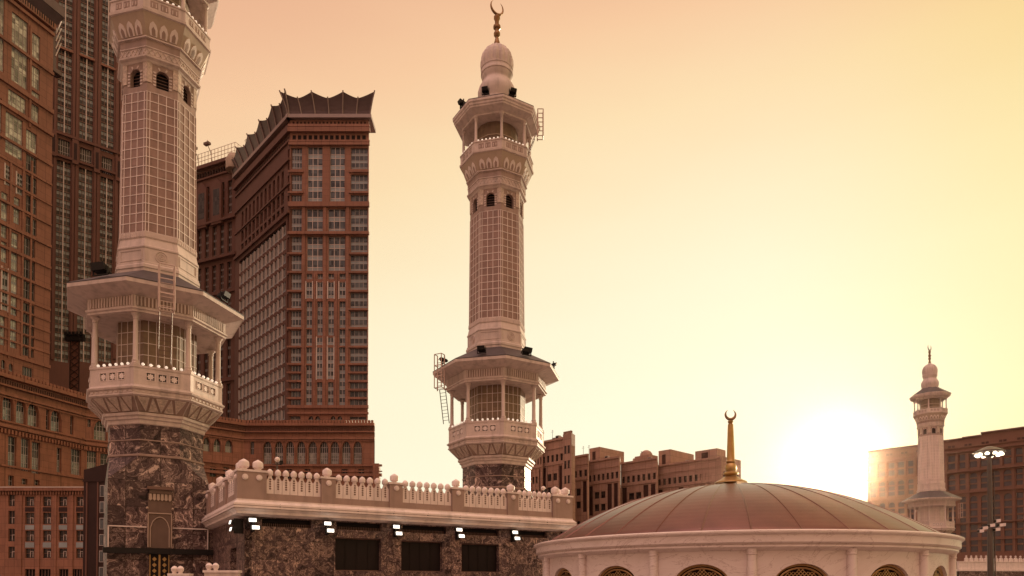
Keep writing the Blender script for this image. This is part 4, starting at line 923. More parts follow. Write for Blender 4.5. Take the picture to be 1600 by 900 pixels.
for px in (474.5, 507.5, 543.0): 
    ledge(tb, None, sB(px-2.2), sB(px+2.2), zB(634), zB(322)-zB(634), .45, 'hotel_brown', ZO, 'pilaster')
for px in (492, 526): ledge(tb, None, sB(px-1.5), sB(px+1.5), zB(634), zB(428)-zB(634), .35, 'hotel_brown', ZO, 'pilaster')
ledge(tb, None, -.6, WB+.6, zB(208), 1.6, 1.3, 'hotel_brown', ZO, 'cornice'); ledge(tb, None, -.5, WB+.5, zB(200), 1.0, 1.0, 'hotel_brown', ZO, 'cornice')
dentils(tb, None, 1, WB-.4, zB(218), zB(211.5), 14, 'dark_void', ZO, out=.03, duty=.62, name='frieze_panel'); dentils(tb, None, 1, WB-.4, zB(198), zB(190), 20, 'dark_pier', ZO, out=.03, duty=.5, name='frieze_panel')
# long side wall running back to the left
ANG = R(180 - 132.1); LS = 55.0
# side frame: local x runs from the far end (0) to the near corner (LS)
sd = Vector((-sin(R(42.1)), cos(R(42.1)))); rel = math.atan2(-sd.y, -sd.x)
xfs = frame_xf(rel, sd.x*LS, sd.y*LS)
zs = lambda py, px=439: None
arcs = []; row2 = []; row3 = []
for k in range(11):
    x = LS - 6.5 - k*4.05; arcs.append((x-1.1, x+1.1, 157.2, 164.3, 'round', 1.0)); row2.append((x-1.3, x+1.3, 151, 155.8)); row3.append((x-1.3, x+1.3, 147.6, 150))
bayz = (8.0, 143.4); curt = (4.5, LS - 3.2, bayz[0], bayz[1])
cor2 = [(LS-1.9, LS-.4, zB(b_), zB(t_)) for t_, b_ in ((231, 264), (272.5, 298.5), (304, 316), (326, 366), (369.5, 394), (398.5, 423.5), (427.5, 452.5), (457, 481.5), (485.5, 511), (515.5, 540), (544, 567.5))]
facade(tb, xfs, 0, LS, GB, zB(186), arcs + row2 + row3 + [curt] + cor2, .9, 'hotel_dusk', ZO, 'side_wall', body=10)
for o_ in arcs: window(tb, xfs, o_, .9, ZO, 2, 3, 'dark_glass', 0, 'brown_steel', .2)
for o_ in row2: window(tb, xfs, o_, .9, ZO, 2, 2, 'dark_glass', 0, 'brown_steel', .2)
for o_ in row3: window(tb, xfs, o_, .9, ZO, 2, 1, 'dark_glass', 0, 'brown_steel', .2)
for o_ in cor2: window(tb, xfs, o_, .9, ZO, 1, 2, 'dark_glass', .3, 'mullion', .2)
nb, fh = 12, 5.6; cw = (curt[1]-curt[0])/nb                # stepped glass bays of the side, one mesh per bay
for k in range(nb):
    mb = MB(xfs); a, b_ = curt[0]+k*cw, curt[0]+(k+1)*cw; z = curt[2]; fl = 0
    mb.use('tower_glass'); mb.quad((a, .9, z), (b_, .9, z), (b_, .9, curt[3]), (a, .9, curt[3]))
    while z < curt[3] - 2:
        mb.use('hotel_dusk'); mb.box(a, b_, .45, .88, z, z+1.5)
        mb.use('spandrel_glass'); mb.box(a+.3, b_-.2, .6, .87, z+1.5, z+2.0 if (k + fl) % 2 else z+2.3)
        mb.use('pale_frame'); mb.box(a+.1, a+.42, .1, .86, z+1.0, min(z+fh-.1, curt[3])); 
        mb.use('mullion'); mb.box((a+b_)/2-.1, (a+b_)/2+.1, .5, .86, z+1.5, min(z+fh, curt[3]))
        z += fh; fl += 1
    mb.build('window_bay', tb, ZO)
for z, h, out in ((145, 1.2, .9), (156.4, .6, .5), (165.8, .8, .7), (zB(208), 1.6, 1.3), (zB(200), 1.0, 1.0), (zB(221), .8, .6)): ledge(tb, xfs, 0, LS+.3, z, h, out, 'hotel_dusk', ZO)
dentils(tb, xfs, 0, LS-.5, zB(218), zB(211.5), 34, 'dark_void', ZO, out=.03, duty=.6, name='frieze_panel')
# scalloped crown
zr0, zr1 = zB(187.5), zB(182)
def crown_side(xf, L, n, first, last, fl):
    mb = MB(xf).use('crown_rib'); mb.box(-1.2 if first else 0, L+1.2, -1.6, 8, zr0, zr1); 
    mb.build('crown_slab', tb, ZO)
    zb_, zv, zp_ = zr1, zB(160), zB(152.5)
    mb = MB(xf).use('crown_metal'); N = 10
    out0, out1 = .6, 3.4
    for k in range(n):
        for i in range(N):
            for side_ in (0,):
                u0, u1 = (k + i/N), (k + (i+1)/N)
                def top(u):
                    f = abs(((u) % 1.0) - .5)*2; f = 1.0 if abs(u - round(u)) < 1e-6 else f
                    return zv + (zp_-zv)*f**1.35
                def xx(u, o): return u/n*L*(1 + 0) + ((u/n)-.5)*2*o*.8
                t0, t1 = top(u0), top(u1); e = lambda z: out0 + (out1-out0)*((z-zb_)/(zp_-zb_))**1.4
                for q in range(4):
                    za0, za1 = zb_ + (t0-zb_)*q/4, zb_ + (t0-zb_)*(q+1)/4; zb0_, zb1_ = zb_ + (t1-zb_)*q/4, zb_ + (t1-zb_)*(q+1)/4
                    P_ = [(xx(u0, e(za0)), -e(za0), za0), (xx(u1, e(zb0_)), -e(zb0_), zb0_), (xx(u1, e(zb1_)), -e(zb1_), zb1_), (xx(u0, e(za1)), -e(za1), za1)]
                    Q_ = [(x, y+.35, z) for x, y, z in P_]
                    mb.hexa([P_[0], P_[1], Q_[1], Q_[0], P_[3], P_[2], Q_[2], Q_[3]])
    mb.build('crown_screen', tb, ZO)
    e = lambda z: out0 + (out1-out0)*((z-zb_)/(zp_-zb_))**1.4
    for k in range(2*n + 1):
        u = k/2; zt_ = (zp_ + .25) if k % 2 == 0 else zv + .3
        prev = None; mb = MB(xf).use('crown_rib')
        for q in range(6):
            z = zb_ + (zt_-zb_)*q/5; ee = e(z) + .22; x = u/n*L + ((u/n)-.5)*2*ee*.8
            if prev: mb.bar(prev, (x, -ee, z), .28, 5)
            prev = (x, -ee, z)
        mb.build('crown_rib', tb, ZO)
    mb = MB(xf).use('dark_glass'); mb.box(.5, L-.5, .45, 4, zr1, zB(166)); mb.build('crown_glazing', tb, ZO)
crown_side(None, WB, 3, True, True, 0); crown_side(xfs, LS, 5, False, True, 0)
mb = MB().use('hotel_dusk'); mb.poly([(0, .1, zr1-.3), (WB, .1, zr1-.3), (WB-16, 40, zr1-.3), (sd.x*LS, sd.y*LS, zr1-.3)]); mb.box(WB*.1, WB*.6, 10, 22, zr1-.3, zr1+3); mb.build('roof', tb, ZO)

# --- wing behind with the roof terrace (between nearest minaret and the tower)
q = sd*(LS-1.5); YD = YB + q.y + 2; pxD = 800 + FPX*(XB.x + q.x)/(YB + q.y)
PD_ = Plane(pxD, YD, -24); o0 = PD_.o
LD = 42
# wall runs left from the corner: local x = 0 is the left end
oD = o0 - PD_.d*LD
td = thing('hotel_wing', 'darker brown hotel wing with a railed roof terrace behind the nearest minaret', 'hotel', (oD.x, oD.y, -12), PD_.a)
zD = at_depth(358, 240, YD).z
ops = []
for k in range(8):
    x = LD - 4 - k*4.6
    for z0, z1 in ((zD-26, zD-11), (zD-44, zD-30), (zD-60, zD-48), (zD-80, zD-63), (zD-100, zD-83), (zD-120, zD-103), (zD-140, zD-123)): ops.append((x-1.5, x+1.0, z0, z1))
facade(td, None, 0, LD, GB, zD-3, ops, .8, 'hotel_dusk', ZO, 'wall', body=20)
for o_ in ops: window(td, None, o_, .8, ZO, 2, 4, 'dark_glass', .3, 'brown_steel', .25)
for z, h, out in ((zD-3, 1.6, 2.0), (zD-7.5, .8, .8), (zD-29, 1.0, 1.4), (zD-46, 1.2, 1.6), (zD-62, .8, .8), (zD-82, .8, .8), (zD-102, .8, .8)): ledge(td, None, 0, LD+.5, z, h, out, 'hotel_dusk', ZO)
dentils(td, None, 0, LD, zD-6.3, zD-4.2, 26, 'dark_pier', ZO, out=.5)
for k in (1, 3): x = LD - 6.6 - k*4.6; mb = MB().use('hotel_dusk'); mb.prism([(x-3, -1.2, zD-30), (x+3, -1.2, zD-30), (x+3, -1.2, zD-12), (x, -1.2, zD-9), (x-3, -1.2, zD-12)], (0, 1, 0), 1.19); mb.use('dark_glass'); mb.box(x-1.9, x+1.9, -1.22, -1.201, zD-26, zD-14); mb.build('bay_window', td, ZO)
mb = MB().use('painted_steel')
for k in range(22): x = k*2; mb.bar((x, -1.5, zD-1.4), (x, -1.5, zD+4.2), .13, 5)
for z in (zD+4.2, zD+2.3, zD+.6): mb.bar((0, -1.5, z), (LD+.4, -1.5, z), .11, 5)
mb.bar((LD+.4, -1.5, zD+4.2), (LD+.4, 16, zD+4.2), .11, 5); mb.bar((LD+.4, -1.5, zD+2.3), (LD+.4, 16, zD+2.3), .11, 5)
for k in range(8): mb.bar((LD+.4, k*2, zD-1.4), (LD+.4, k*2, zD+4.2), .11, 5)
mb.build('roof_railing', td, ZO)
mb = MB().use('painted_steel'); xc = LD + 2.5; zc = zD + 8.5
ringp = [(xc + 2.9*cos(2*pi*k/20), 6 + 2.9*sin(2*pi*k/20)*.9, zc + .5*sin(2*pi*k/20)) for k in range(21)]
for a, b_ in zip(ringp, ringp[1:]): mb.bar(a, b_, .16, 5)
for k in (0, 5, 10, 15): mb.bar(ringp[k], (xc, 6, zc-1.3), .1, 5)
mb.bar((xc, 6, zD-2), (xc, 6, zc-1.3), .2, 6); mb.build('ring_antenna', td, ZO)
for k, x in enumerate((LD-26.5, LD-22.0, LD-13.8)):
    mb = MB().use('brown_steel'); mb.bar((x, -1.2, zD-1), (x-.6, -1.6, zD+3.5), .18, 5); mb.bar((x-.6, -1.6, zD+3.5), (x-1.6, -2.6, zD+6.6), .16, 5); mb.box(x-3.2, x-.2, -3.4, -1.8, zD+6.4, zD+7.4); mb.bar((x-1.6, -2.6, zD+7.3), (x-1.6, -2.6, zD+8.8), .3, 5, .05); mb.build('roof_lamp', td, ZO)
mb = MB().use('tan_stone'); mb.loft([(3.4, zD-8), (3.4, zD-3.2), (3.0, zD-2.5), (2.2, zD-1)], 14, 0, LD-1.0, -1.0, True); mb.build('corner_turret', td, ZO)

# --- near left tower (its right-hand edge in view)
PA = Plane(73, 222, 71.2); LA = 30.0; oA = PA.o - PA.d*LA
ta = thing('hotel_tower', 'brown hotel tower with bright windows at the far left edge', 'hotel', (oA.x, oA.y, -12), PA.a)
def opA(l, r, t_, b_, *k): a = PA.op(l, r, t_, b_); return (a[0]+LA, a[1]+LA, a[2], a[3]) + k
A1 = [(19, 44, 27, 134), (-8, 8, -50, 110), (13, 41, 147, 171), (9, 36, 181, 245), (-12, 3, 150, 215)]
A2 = [(50, 63, 54, 92), (50, 62.5, 105, 139), (49.5, 62, 144, 157), (41, 58, 206, 238), (48, 61, 164, 196)]
A3 = [(41, 57.5, t_, t_+25) for t_ in (244, 276, 308, 341)] + [(37, 54.5, 373, 400), (37, 54.5, 407, 436), (36.5, 54, 441, 468), (36, 53.5, 475, 488), (36, 53.5, 492, 506), (35.5, 53, 509.5, 523), (35.5, 53, 527, 540), (35.5, 52.5, 544, 557), (35, 51, 574, 588)]
A4 = [(8, 17, 259, 290), (26, 35, 272, 304), (3, 12, 419, 485)]
A5 = [(2, 12, 301, 312), (2, 12, 317, 345), (2, 11, 351, 372), (2, 11, 378, 410), (22, 31, 309, 321), (21.5, 31, 326, 350), (21, 30.5, 356, 360), (18, 28.5, 364, 388), (17.5, 28, 395, 424), (17.5, 27.5, 429, 459), (17, 27, 464, 493), (16.5, 26.5, 499, 544), (-2, 8, 493, 539), (-10, 0, 260, 410), (-10, -1, 419, 485)]
A6 = [(2, 8.5, 562, 588), (14, 20.5, 568, 590)]
opl = {}
for nm, L in (('a', A1), ('b', A2), ('c', A3), ('d', A4), ('e', A5), ('f', A6)): opl[nm] = [opA(*o) for o in L]
zA = PA.sz(30, -30)[1]
facade(ta, None, 0, LA, GB, zA + 6, sum([opl[k] for k in 'abcde'], []) + [o + ('round', .9) for o in opl['f']], .5, 'hotel_brown', ZO, 'wall', body=25)
for o_ in opl['a'] : window(ta, None, o_, .5, ZO, 4, max(3, round((o_[3]-o_[2])/2.2)), 'bright_glass', .0, 'mullion', .13)
for o_ in opl['b']: window(ta, None, o_, .5, ZO, 3, max(2, round((o_[3]-o_[2])/2.2)), 'bright_glass', .0, 'mullion', .12)
for o_ in opl['c']: window(ta, None, o_, .5, ZO, 4, max(1, round((o_[3]-o_[2])/2.4)), 'dark_glass', .0, 'mullion', .1)
for o_ in opl['d']: window(ta, None, o_, .1, ZO, 2, 4, 'dark_glass', .3, 'mullion', .1, framed=.3)
for o_ in opl['e']: window(ta, None, o_, .5, ZO, 2, max(1, round((o_[3]-o_[2])/2.6)), 'bright_glass' if o_[0] < LA-8 else 'dark_glass', .25, 'mullion', .1)
for o_ in opl['f']: window(ta, None, o_, .5, ZO, 2, 2, 'dark_glass', 0, 'mullion', .1)
for py, px, h, out in ((37, 60, 1.0, .7), (22, 55, 2.0, 1.2), (98, 57, .9, .6), (141, 30, 1.4, .7), (176, 25, 1.0, .7), (241, 50, .8, .5), (272, 50, .7, .4), (304.5, 50, .7, .4), (337, 50, .7, .4), (369, 45, .9, .5), (403.5, 45, .8, .4), (438.5, 45, .7, .4), (471.5, 45, .7, .4), (490, 45, .5, .3), (507.8, 45, .5, .3), (525, 45, .5, .3), (542, 45, .5, .3), (562, 40, 1.0, .6)):
    ledge(ta, None, 0, LA, PA.sz(px, py)[1]-h/2, h, out, 'hotel_brown', ZO)
for px in (14, 34, 47): s_ = PA.sz(px, 450)[0]+LA; ledge(ta, None, s_-.28, s_+.28, PA.sz(px, 560)[1], PA.sz(px, 250)[1]-PA.sz(px, 560)[1], .35, 'hotel_brown', ZO, 'pilaster')
s_ = PA.sz(47, 100)[0]+LA; ledge(ta, None, s_-.3, s_+.3, PA.sz(47, 200)[1], PA.sz(47, 40)[1]-PA.sz(47, 200)[1], .4, 'hotel_brown', ZO, 'pilaster')
zf = PA.sz(62, 30)[1]
dentils(ta, None, LA-14, LA-.3, zf, zf+1.6, 18, 'dark_void', ZO, y=-.7 if False else 0, out=1.22, duty=.45, name='frieze_panel')
mb = MB().use('crown_metal'); zh = PA.sz(70, 30)[1]; mb.box(0, LA+1.5, -2.8, 3, zh+3, zh+6); mb.hexa([(0, -.5, zh), (LA+.3, -.5, zh), (LA+.3, 1, zh), (0, 1, zh), (0, -2.6, zh+3), (LA+1.5, -2.6, zh+3), (LA+1.5, 2, zh+3), (0, 2, zh+3)]); mb.build('crown_slab', ta, ZO)
mb = MB().use('crown_metal')
zlo = PA.sz(73, 92)[1]
for k in range(6):                                        # slanting ribs of the crown over the corner
    z = zlo + (zh - zlo)*k/5; mb.bar((LA+.2, 1.5, z), (LA+3.4, 2.5 + .2*k, z + 7.5), .28, 5); 
mb.hexa([(LA+.05, .6, zlo-1), (LA+1.6, .6, zlo-1), (LA+1.6, 3, zlo-1), (LA+.05, 3, zlo-1), (LA+.05, .6, zh+3), (LA+1.3, .6, zh+3), (LA+1.3, 3, zh+3), (LA+.05, 3, zh+3)])
mb.box(LA+.05, LA+3.6, .5, 3, zlo-1.6, zlo-.4)
mb.build('crown_bracket', ta, ZO)
for k in range(4): z = zlo + (zh-zlo)*(k+1)/5; mb = MB().use('pale_frame'); mb.bar((LA+1.2, .5, z+1), (LA+3.6, 1.2, z+7), .17, 5); mb.build('crown_rib', ta, ZO)

# --- tall tower behind, with long window strips
PC = Plane(185, 272, 39.6); LC0 = 40.0; LC = LC0 + 6.0; oC = PC.o - PC.d*LC0
tcw = thing('hotel_tower', 'dark brown hotel tower with long vertical window strips behind the nearest minaret', 'hotel', (oC.x, oC.y, -12), PC.a)
sC = lambda px, py=300: PC.sz(px, py)[0] + LC0
zC = lambda px, py: PC.sz(px, py)[1]
strips = [(62, 75.5), (88.5, 110), (123, 144), (157, 176.5)]
opsC = []
topC = zC(120, -60)
for l, r in strips:
    m = (l+r)/2; a, b_ = sC(l), sC(r)
    zb1 = zC(m, {68: 197, 99: 211, 133: 224, 166: 238}[int(m)]); zb2 = zC(m, {68: 203, 99: 218, 133: 232, 166: 246}[int(m)]); zb3 = zC(m, {68: 233, 99: 246, 133: 259, 166: 272}[int(m)]); zb4 = zC(m, {68: 240, 99: 252, 133: 264, 166: 278}[int(m)])
    zm = zC(m, {68: 66, 99: 76, 133: 89, 166: 104}[int(m)]); zlow = zC(m, 566)
    opsC += [(a, b_, zm+.4, topC), (a, b_, zb1, zm-.4), (a, b_, zlow, zb4)]; opsC.append((a+.3, b_-.3, zb3, zb2, 'arcade'))
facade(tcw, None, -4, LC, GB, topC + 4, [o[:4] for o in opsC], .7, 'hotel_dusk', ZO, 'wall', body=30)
for o_ in opsC:
    if len(o_) > 4: window(tcw, None, o_, .7, ZO, 5, 3, 'dark_glass', .0, 'mullion', .16); continue
    mb = MB(); a, b_, c, d = o_; nfl = max(2, round((d-c)/3.1)); fh = (d-c)/nfl; Y = .7
    for k in range(nfl):
        z = c + k*fh
        mb.use('tower_glass' if random.random() < .3 else 'dark_glass'); mb.quad((a, Y, z+fh*.42), (b_, Y, z+fh*.42), (b_, Y, z+fh), (a, Y, z+fh))
        mb.use('spandrel_glass'); mb.quad((a, Y, z), (b_, Y, z), (b_, Y, z+fh*.42), (a, Y, z+fh*.42))
        mb.use('brown_steel'); mb.box(a, b_, Y-.35, Y-.005, z+fh*.40, z+fh*.50)
    mb.use('pale_frame'); mb.box((a+b_)/2-.16, (a+b_)/2+.16, .15, Y-.01, c, d)
    mb.use('brown_steel')
    for f in (.25, .75): mb.box(a+(b_-a)*f-.08, a+(b_-a)*f+.08, .45, Y-.006, c, d)
    mb.build('window_strip', tcw, ZO)
for (l, r), (l2, r2) in zip(strips, strips[1:] + [(193, 200)]):
    x0, x1 = sC(r), sC(l2); c = (x0+x1)/2; z0 = zC((r+l2)/2, 562)
    ledge(tcw, None, c-(x1-x0)*.34, c-(x1-x0)*.05, z0, topC-z0, .5, 'hotel_dusk', ZO, 'pilaster'); ledge(tcw, None, c+(x1-x0)*.05, c+(x1-x0)*.34, z0, topC-z0, .5, 'hotel_dusk', ZO, 'pilaster')
    m = (r+l2)/2; zz1 = PC.sz(m, {82: 210, 116: 224, 150: 238, 184: 252}.get(int(m), 240))[1]
    mb = MB().use('hotel_dusk'); mb.box(c-1.0, c+1.0, -1.0, -.003, zz1-8, zz1+1); mb.use('dark_pier'); mb.box(c-.5, c+.5, -1.03, -1.001, zz1-6.6, zz1-.4); mb.build('bracket_panel', tcw, ZO)
for px, py in ((100, 213), (100, 248)): ledge(tcw, None, -4, LC, PC.sz(px, py)[1], .9, .8, 'hotel_dusk', ZO)
for l, r in strips: m = (l+r)/2; ledge(tcw, None, sC(l)-.4, sC(r)+.4, zC(m, {68: 66, 99: 76, 133: 89, 166: 104}[int(m)])-.4, .8, .4, 'hotel_brown', ZO)

# --- curved podium, one building with a wall sheet for each stretch
HP = 60.0
pod = [(-70, 559), (0, 583), (70, 603.5), (134, 622), (316, 652), (382, 662), (584, 662)]
pts = []
for px, py in pod:
    k = HP / ray(px, py).z; r = ray(px, py); pts.append(Vector((r.x*k, r.y*k)))
pts[-1] = Vector(((584-800)/FPX*pts[-2].y, pts[-2].y))
tp = thing('hotel_podium', 'long curved brown podium with pointed arch windows below the towers', 'building', (pts[3].x, pts[3].y, -12), 0)
def seg_ops(i, lst):
    d = pts[i+1]-pts[i]; L = d.length; a = math.atan2(d.y, d.x)
    pl = Plane(0, 1, 0); pl.o = pts[i].copy(); pl.a = a; pl.d = d/L
    return L, a, pl, [pl.op(*o[:4]) + tuple(o[4:]) for o in lst]
SEG = {
 0: [],
 1: [(4, 20, 617, 657, 'pointed'), (25, 40, 624, 662, 'pointed'), (43, 60, 630, 668, 'pointed'), (13, 26, 682, 732), (33, 47, 685, 736), (50, 63, 691, 740), (13, 22, 743, 759), (34, 43, 748, 757), (54, 62, 750, 758)],
 2: [(72, 77.5, 640, 674), (79, 95, 641, 677, 'pointed'), (110, 115, 650, 679), (89, 96, 700, 738), (111, 127, 702, 742)],
 3: [(137, 142, 654, 667), (147, 166, 658, 689, 'pointed'), (136, 151, 705, 740), (157, 170, 709, 742), (200, 214, 664, 690, 'pointed'), (240, 254, 668, 694, 'pointed')],
 4: [(318, 328, 684, 705, 'pointed'), (334, 345, 686, 706, 'pointed'), (352, 363, 688, 707, 'pointed'), (328, 338, 729, 745), (349, 358, 730, 746)],
 5: [(391, 397, 690, 710)] + [(x, x+13, 690, 725, 'pointed') for x in (411.5, 429.3, 446.5, 464, 482, 499.7, 516.6, 534.5, 552.3)] + [(x, x+9, 733, 748) for x in (418, 447, 476, 505, 534, 560)],
}
for i in range(6):
    L, a, pl, ops = seg_ops(i, SEG[i])
    ops = [((o[0], o[1], o[2], o[3], o[4], (o[1]-o[0])*.75) if len(o) > 4 else o) for o in ops if o[0] > .05 and o[1] < L - .05]
    xf = frame_xf(a, pts[i].x - pts[3].x, pts[i].y - pts[3].y)
    mb = MB(xf).use('podium_brown'); wall(mb, 0, L, GB, HP, ops, .9, edge=False); mb.hexa([(0, .97, GB), (L, .97, GB), (L - (6 if i == 5 else 0), 14, GB), (0, 14, GB), (0, .97, HP), (L, .97, HP), (L - (6 if i == 5 else 0), 14, HP), (0, 14, HP)])
    mb.build('wall', tp, ZO)
    for o_ in ops:
        tall = len(o_) > 4
        w = window(tp, xf, o_, .88, ZO, 2 if (o_[1]-o_[0]) < 2.5 else 4, 2 if (o_[3]-o_[2]) < 6 else 4, 'arch_glass' if (tall or o_[3]-o_[2] > 7) else 'dark_glass', .0, 'mullion', .14, head=.5)
        if tall:                                         # stepped surround and a balcony rail
            mb = MB(xf).use('podium_brown'); h = o_[5]
            pa = arch_pts(o_[0]-.25, o_[1]+.25, o_[3]-h, o_[3]+.45, 'pointed')
            for p, q in zip(pa, pa[1:]): mb.bar((p[0], -.1, p[1]), (q[0], -.1, q[1]), .22, 5)
            for x in (o_[0]-.3, o_[1]+.3): mb.bar((x, -.15, o_[2]), (x, -.15, o_[3]-h), .2, 8)
            mb.build('surround', w, ZO)
    for z, h, out in ((HP-1.0, 1.0, 1.4), (HP-3.4, .5, 1.0), (HP-5.9, .9, .7), (HP-6.6, .4, .4)): ledge(tp, xf, -.2, L+.2, z, h, out, 'podium_brown', ZO, 'cornice')
    n = max(2, int(L/1.1)); dentils(tp, xf, 0, L, HP, HP+1.2, n, 'podium_brown', ZO, y=.6, out=1.2, duty=.72, name='crenellation')
    dentils(tp, xf, 0, L, HP-2.8, HP-1.5, int(L/.7), 'hotel_dusk', ZO, out=.35, duty=.6, name='frieze_panel')
    if i < 4:
        for py, px, h, out in ((679, 80, .9, .9), (677, 40, .5, .5), (742, 60, .5, .5)):
            ledge(tp, xf, -.2, L+.2, {679: 45.0, 677: 46.6, 742: 34.0}[py], h, out, 'podium_brown', ZO); 
        dentils(tp, xf, 0, L, 43.4, 44.6, int(L/1.0), 'podium_brown', ZO, out=.7, duty=.5)
    else:
        for z, h, out in ((44.2, .7, .8), (40.5, 1.0, 1.2), (42.2, .4, .4)): ledge(tp, xf, -.2, L + (3.0 if i == 5 else .2), z, h, out, 'podium_brown', ZO)
e = pts[6]; mb = MB().use('podium_brown'); mb.box(e.x-pts[3].x-.1, e.x-pts[3].x+2.2, e.y-pts[3].y-2.2, e.y-pts[3].y+.5, GB, 45.0); mb.build('end_bastion', tp, ZO)

# --- low frontal annex in front of the podium
YF = 188.0; PF = Plane(-40, YF, 0); XF = PF.o
tf = thing('hotel_annex', 'lower brown annex with four columns of small windows, bottom left corner', 'building', (XF.x, XF.y, -12), 0)
of = []
for l, r in ((13, 23), (39.5, 53.5), (67, 80), (92, 105), (119, 130)):
    for t_, b_ in ((776, 791), (801, 819), (829, 846), (857, 872)): of.append(PF.op(l, r, t_ - (3 if l < 20 else 0), b_))
dk = [PF.op(39, 79, 889, 912), PF.op(92, 128, 889, 912)]
LFr = PF.sz(136, 800)[0]; zF = PF.sz(80, 762)[1]
facade(tf, None, 0, LFr, GB, zF, of + dk, .5, 'podium_brown', ZO, 'wall', body=14)
for o_ in of: window(tf, None, o_, .5, ZO, 2, 2, 'dark_glass', 0, 'brown_steel', .14)
for k, o_ in enumerate(of):
    mb = MB().use('pale_frame'); c = o_[0] + (o_[1]-o_[0])*.45; mb.box(c, c+.12, .36, .49, o_[2]+.3, o_[2]+1.8); mb.box(c+.7, c+.82, .36, .49, o_[2]+.3, o_[2]+1.8); mb.box(c+.12, c+.7, .36, .49, o_[2]+1.68, o_[2]+1.8); mb.build('casement', tf, ZO)
for l, r in ((39.5, 53.5), (67, 80), (92, 105), (119, 130)):
    for t_, b_ in ((792.5, 799.5), (820.5, 827.5), (847.5, 855.5)):
        o_ = PF.op(l, r, t_, b_); mb = MB().use('spandrel_glass' if t_ > 800 else 'dark_pier'); mb.box(o_[0], o_[1], -.05, -.003, o_[2], o_[3]); mb.build('spandrel', tf, ZO)
for o_ in dk: window(tf, None, o_, .5, ZO, 8, 1, 'dark_void', 0, 'brown_steel', .2)
ledge(tf, None, 0, LFr+.4, zF-.9, .9, .9, 'podium_brown', ZO); ledge(tf, None, 0, LFr+.2, zF-.1, .25, 1.0, 'pale_frame', ZO); dentils(tf, None, 0, LFr, zF-1.9, zF-.95, 40, 'podium_brown', ZO, out=.5)
for px in (32, 60, 86, 112): s_ = PF.sz(px, 800)[0]; ledge(tf, None, s_-.5, s_+.5, GB+.02, zF-2-GB, .25, 'podium_brown', ZO, 'pilaster')

# --- dark stair tower beside the nearest minaret
p = at_depth(131, 734, 118); tw = thing('stair_tower', 'dark brown narrow tower standing left of the marble minaret base', 'tower', (p.x, p.y, -12), R(-4))
h = p.z; mb = MB().use('dark_pier'); mb.hexa([(0, 0, GB), (4.2, 0, GB), (4.2, 5, GB), (0, 5, GB), (0, 0, h), (4.2, 0, h+1.0), (4.2, 5, h+1.0), (0, 5, h)]); mb.box(-.1, 4.3, -.15, -.003, h-2.0, h-1.6); mb.build('wall', tw, ZO)
for k in range(6): o_ = (2.85, 3.65, h-4.5-2.7*k, h-2.6-2.7*k); mb = MB().use('mullion'); mb.box(o_[0], o_[1], -.08, -.004, o_[2], o_[3]); mb.use('tower_glass'); mb.box(o_[0]+.1, o_[1]-.1, -.1, -.081, o_[2]+.1, o_[3]-.1); mb.build('window', tw, ZO)
mb = MB().use('hotel_dusk')
for x in (.5, 2.4, 3.95): mb.box(x, x+.22, -.12, -.003, GB, h-2.1)
mb.build('pilaster', tw, ZO)

# --- floodlight mast behind the nearest gallery
p = at_depth(117, 522, 240); tl = thing('floodlight_mast', 'brown mast with a dark lamp frame seen left of the nearest gallery', 'mast', (p.x, p.y, -12), 0)
zt_ = p.z + ZO - 0
mb = MB().use('dark_pier'); 
for x in (-1.7, 1.4): mb.box(x, x+.3, -.1, .1, 0, zt_-1)
for k in range(40): z = zt_-1 - k*1.9; 
for k in range(26): z = zt_ - 2 - k*2.4; mb.bar((-1.6, 0, z), (1.6, 0, z-2.4), .12, 4); mb.bar((1.6, 0, z), (-1.6, 0, z-2.4), .12, 4)
mb.use('hotel_dusk'); mb.box(-1.5, 1.5, .12, .3, 0, zt_-1); mb.build('pole', tl)
mb = MB().use('lamp_black'); mb.box(-3.2, 3.2, -.6, .6, zt_-2.4, zt_-.1)
for k in range(5): mb.box(-3.1+k*1.28, -2.2+k*1.28, -.9, -.5, zt_-.6, zt_+.6)
mb.build('lamp_frame', tl)

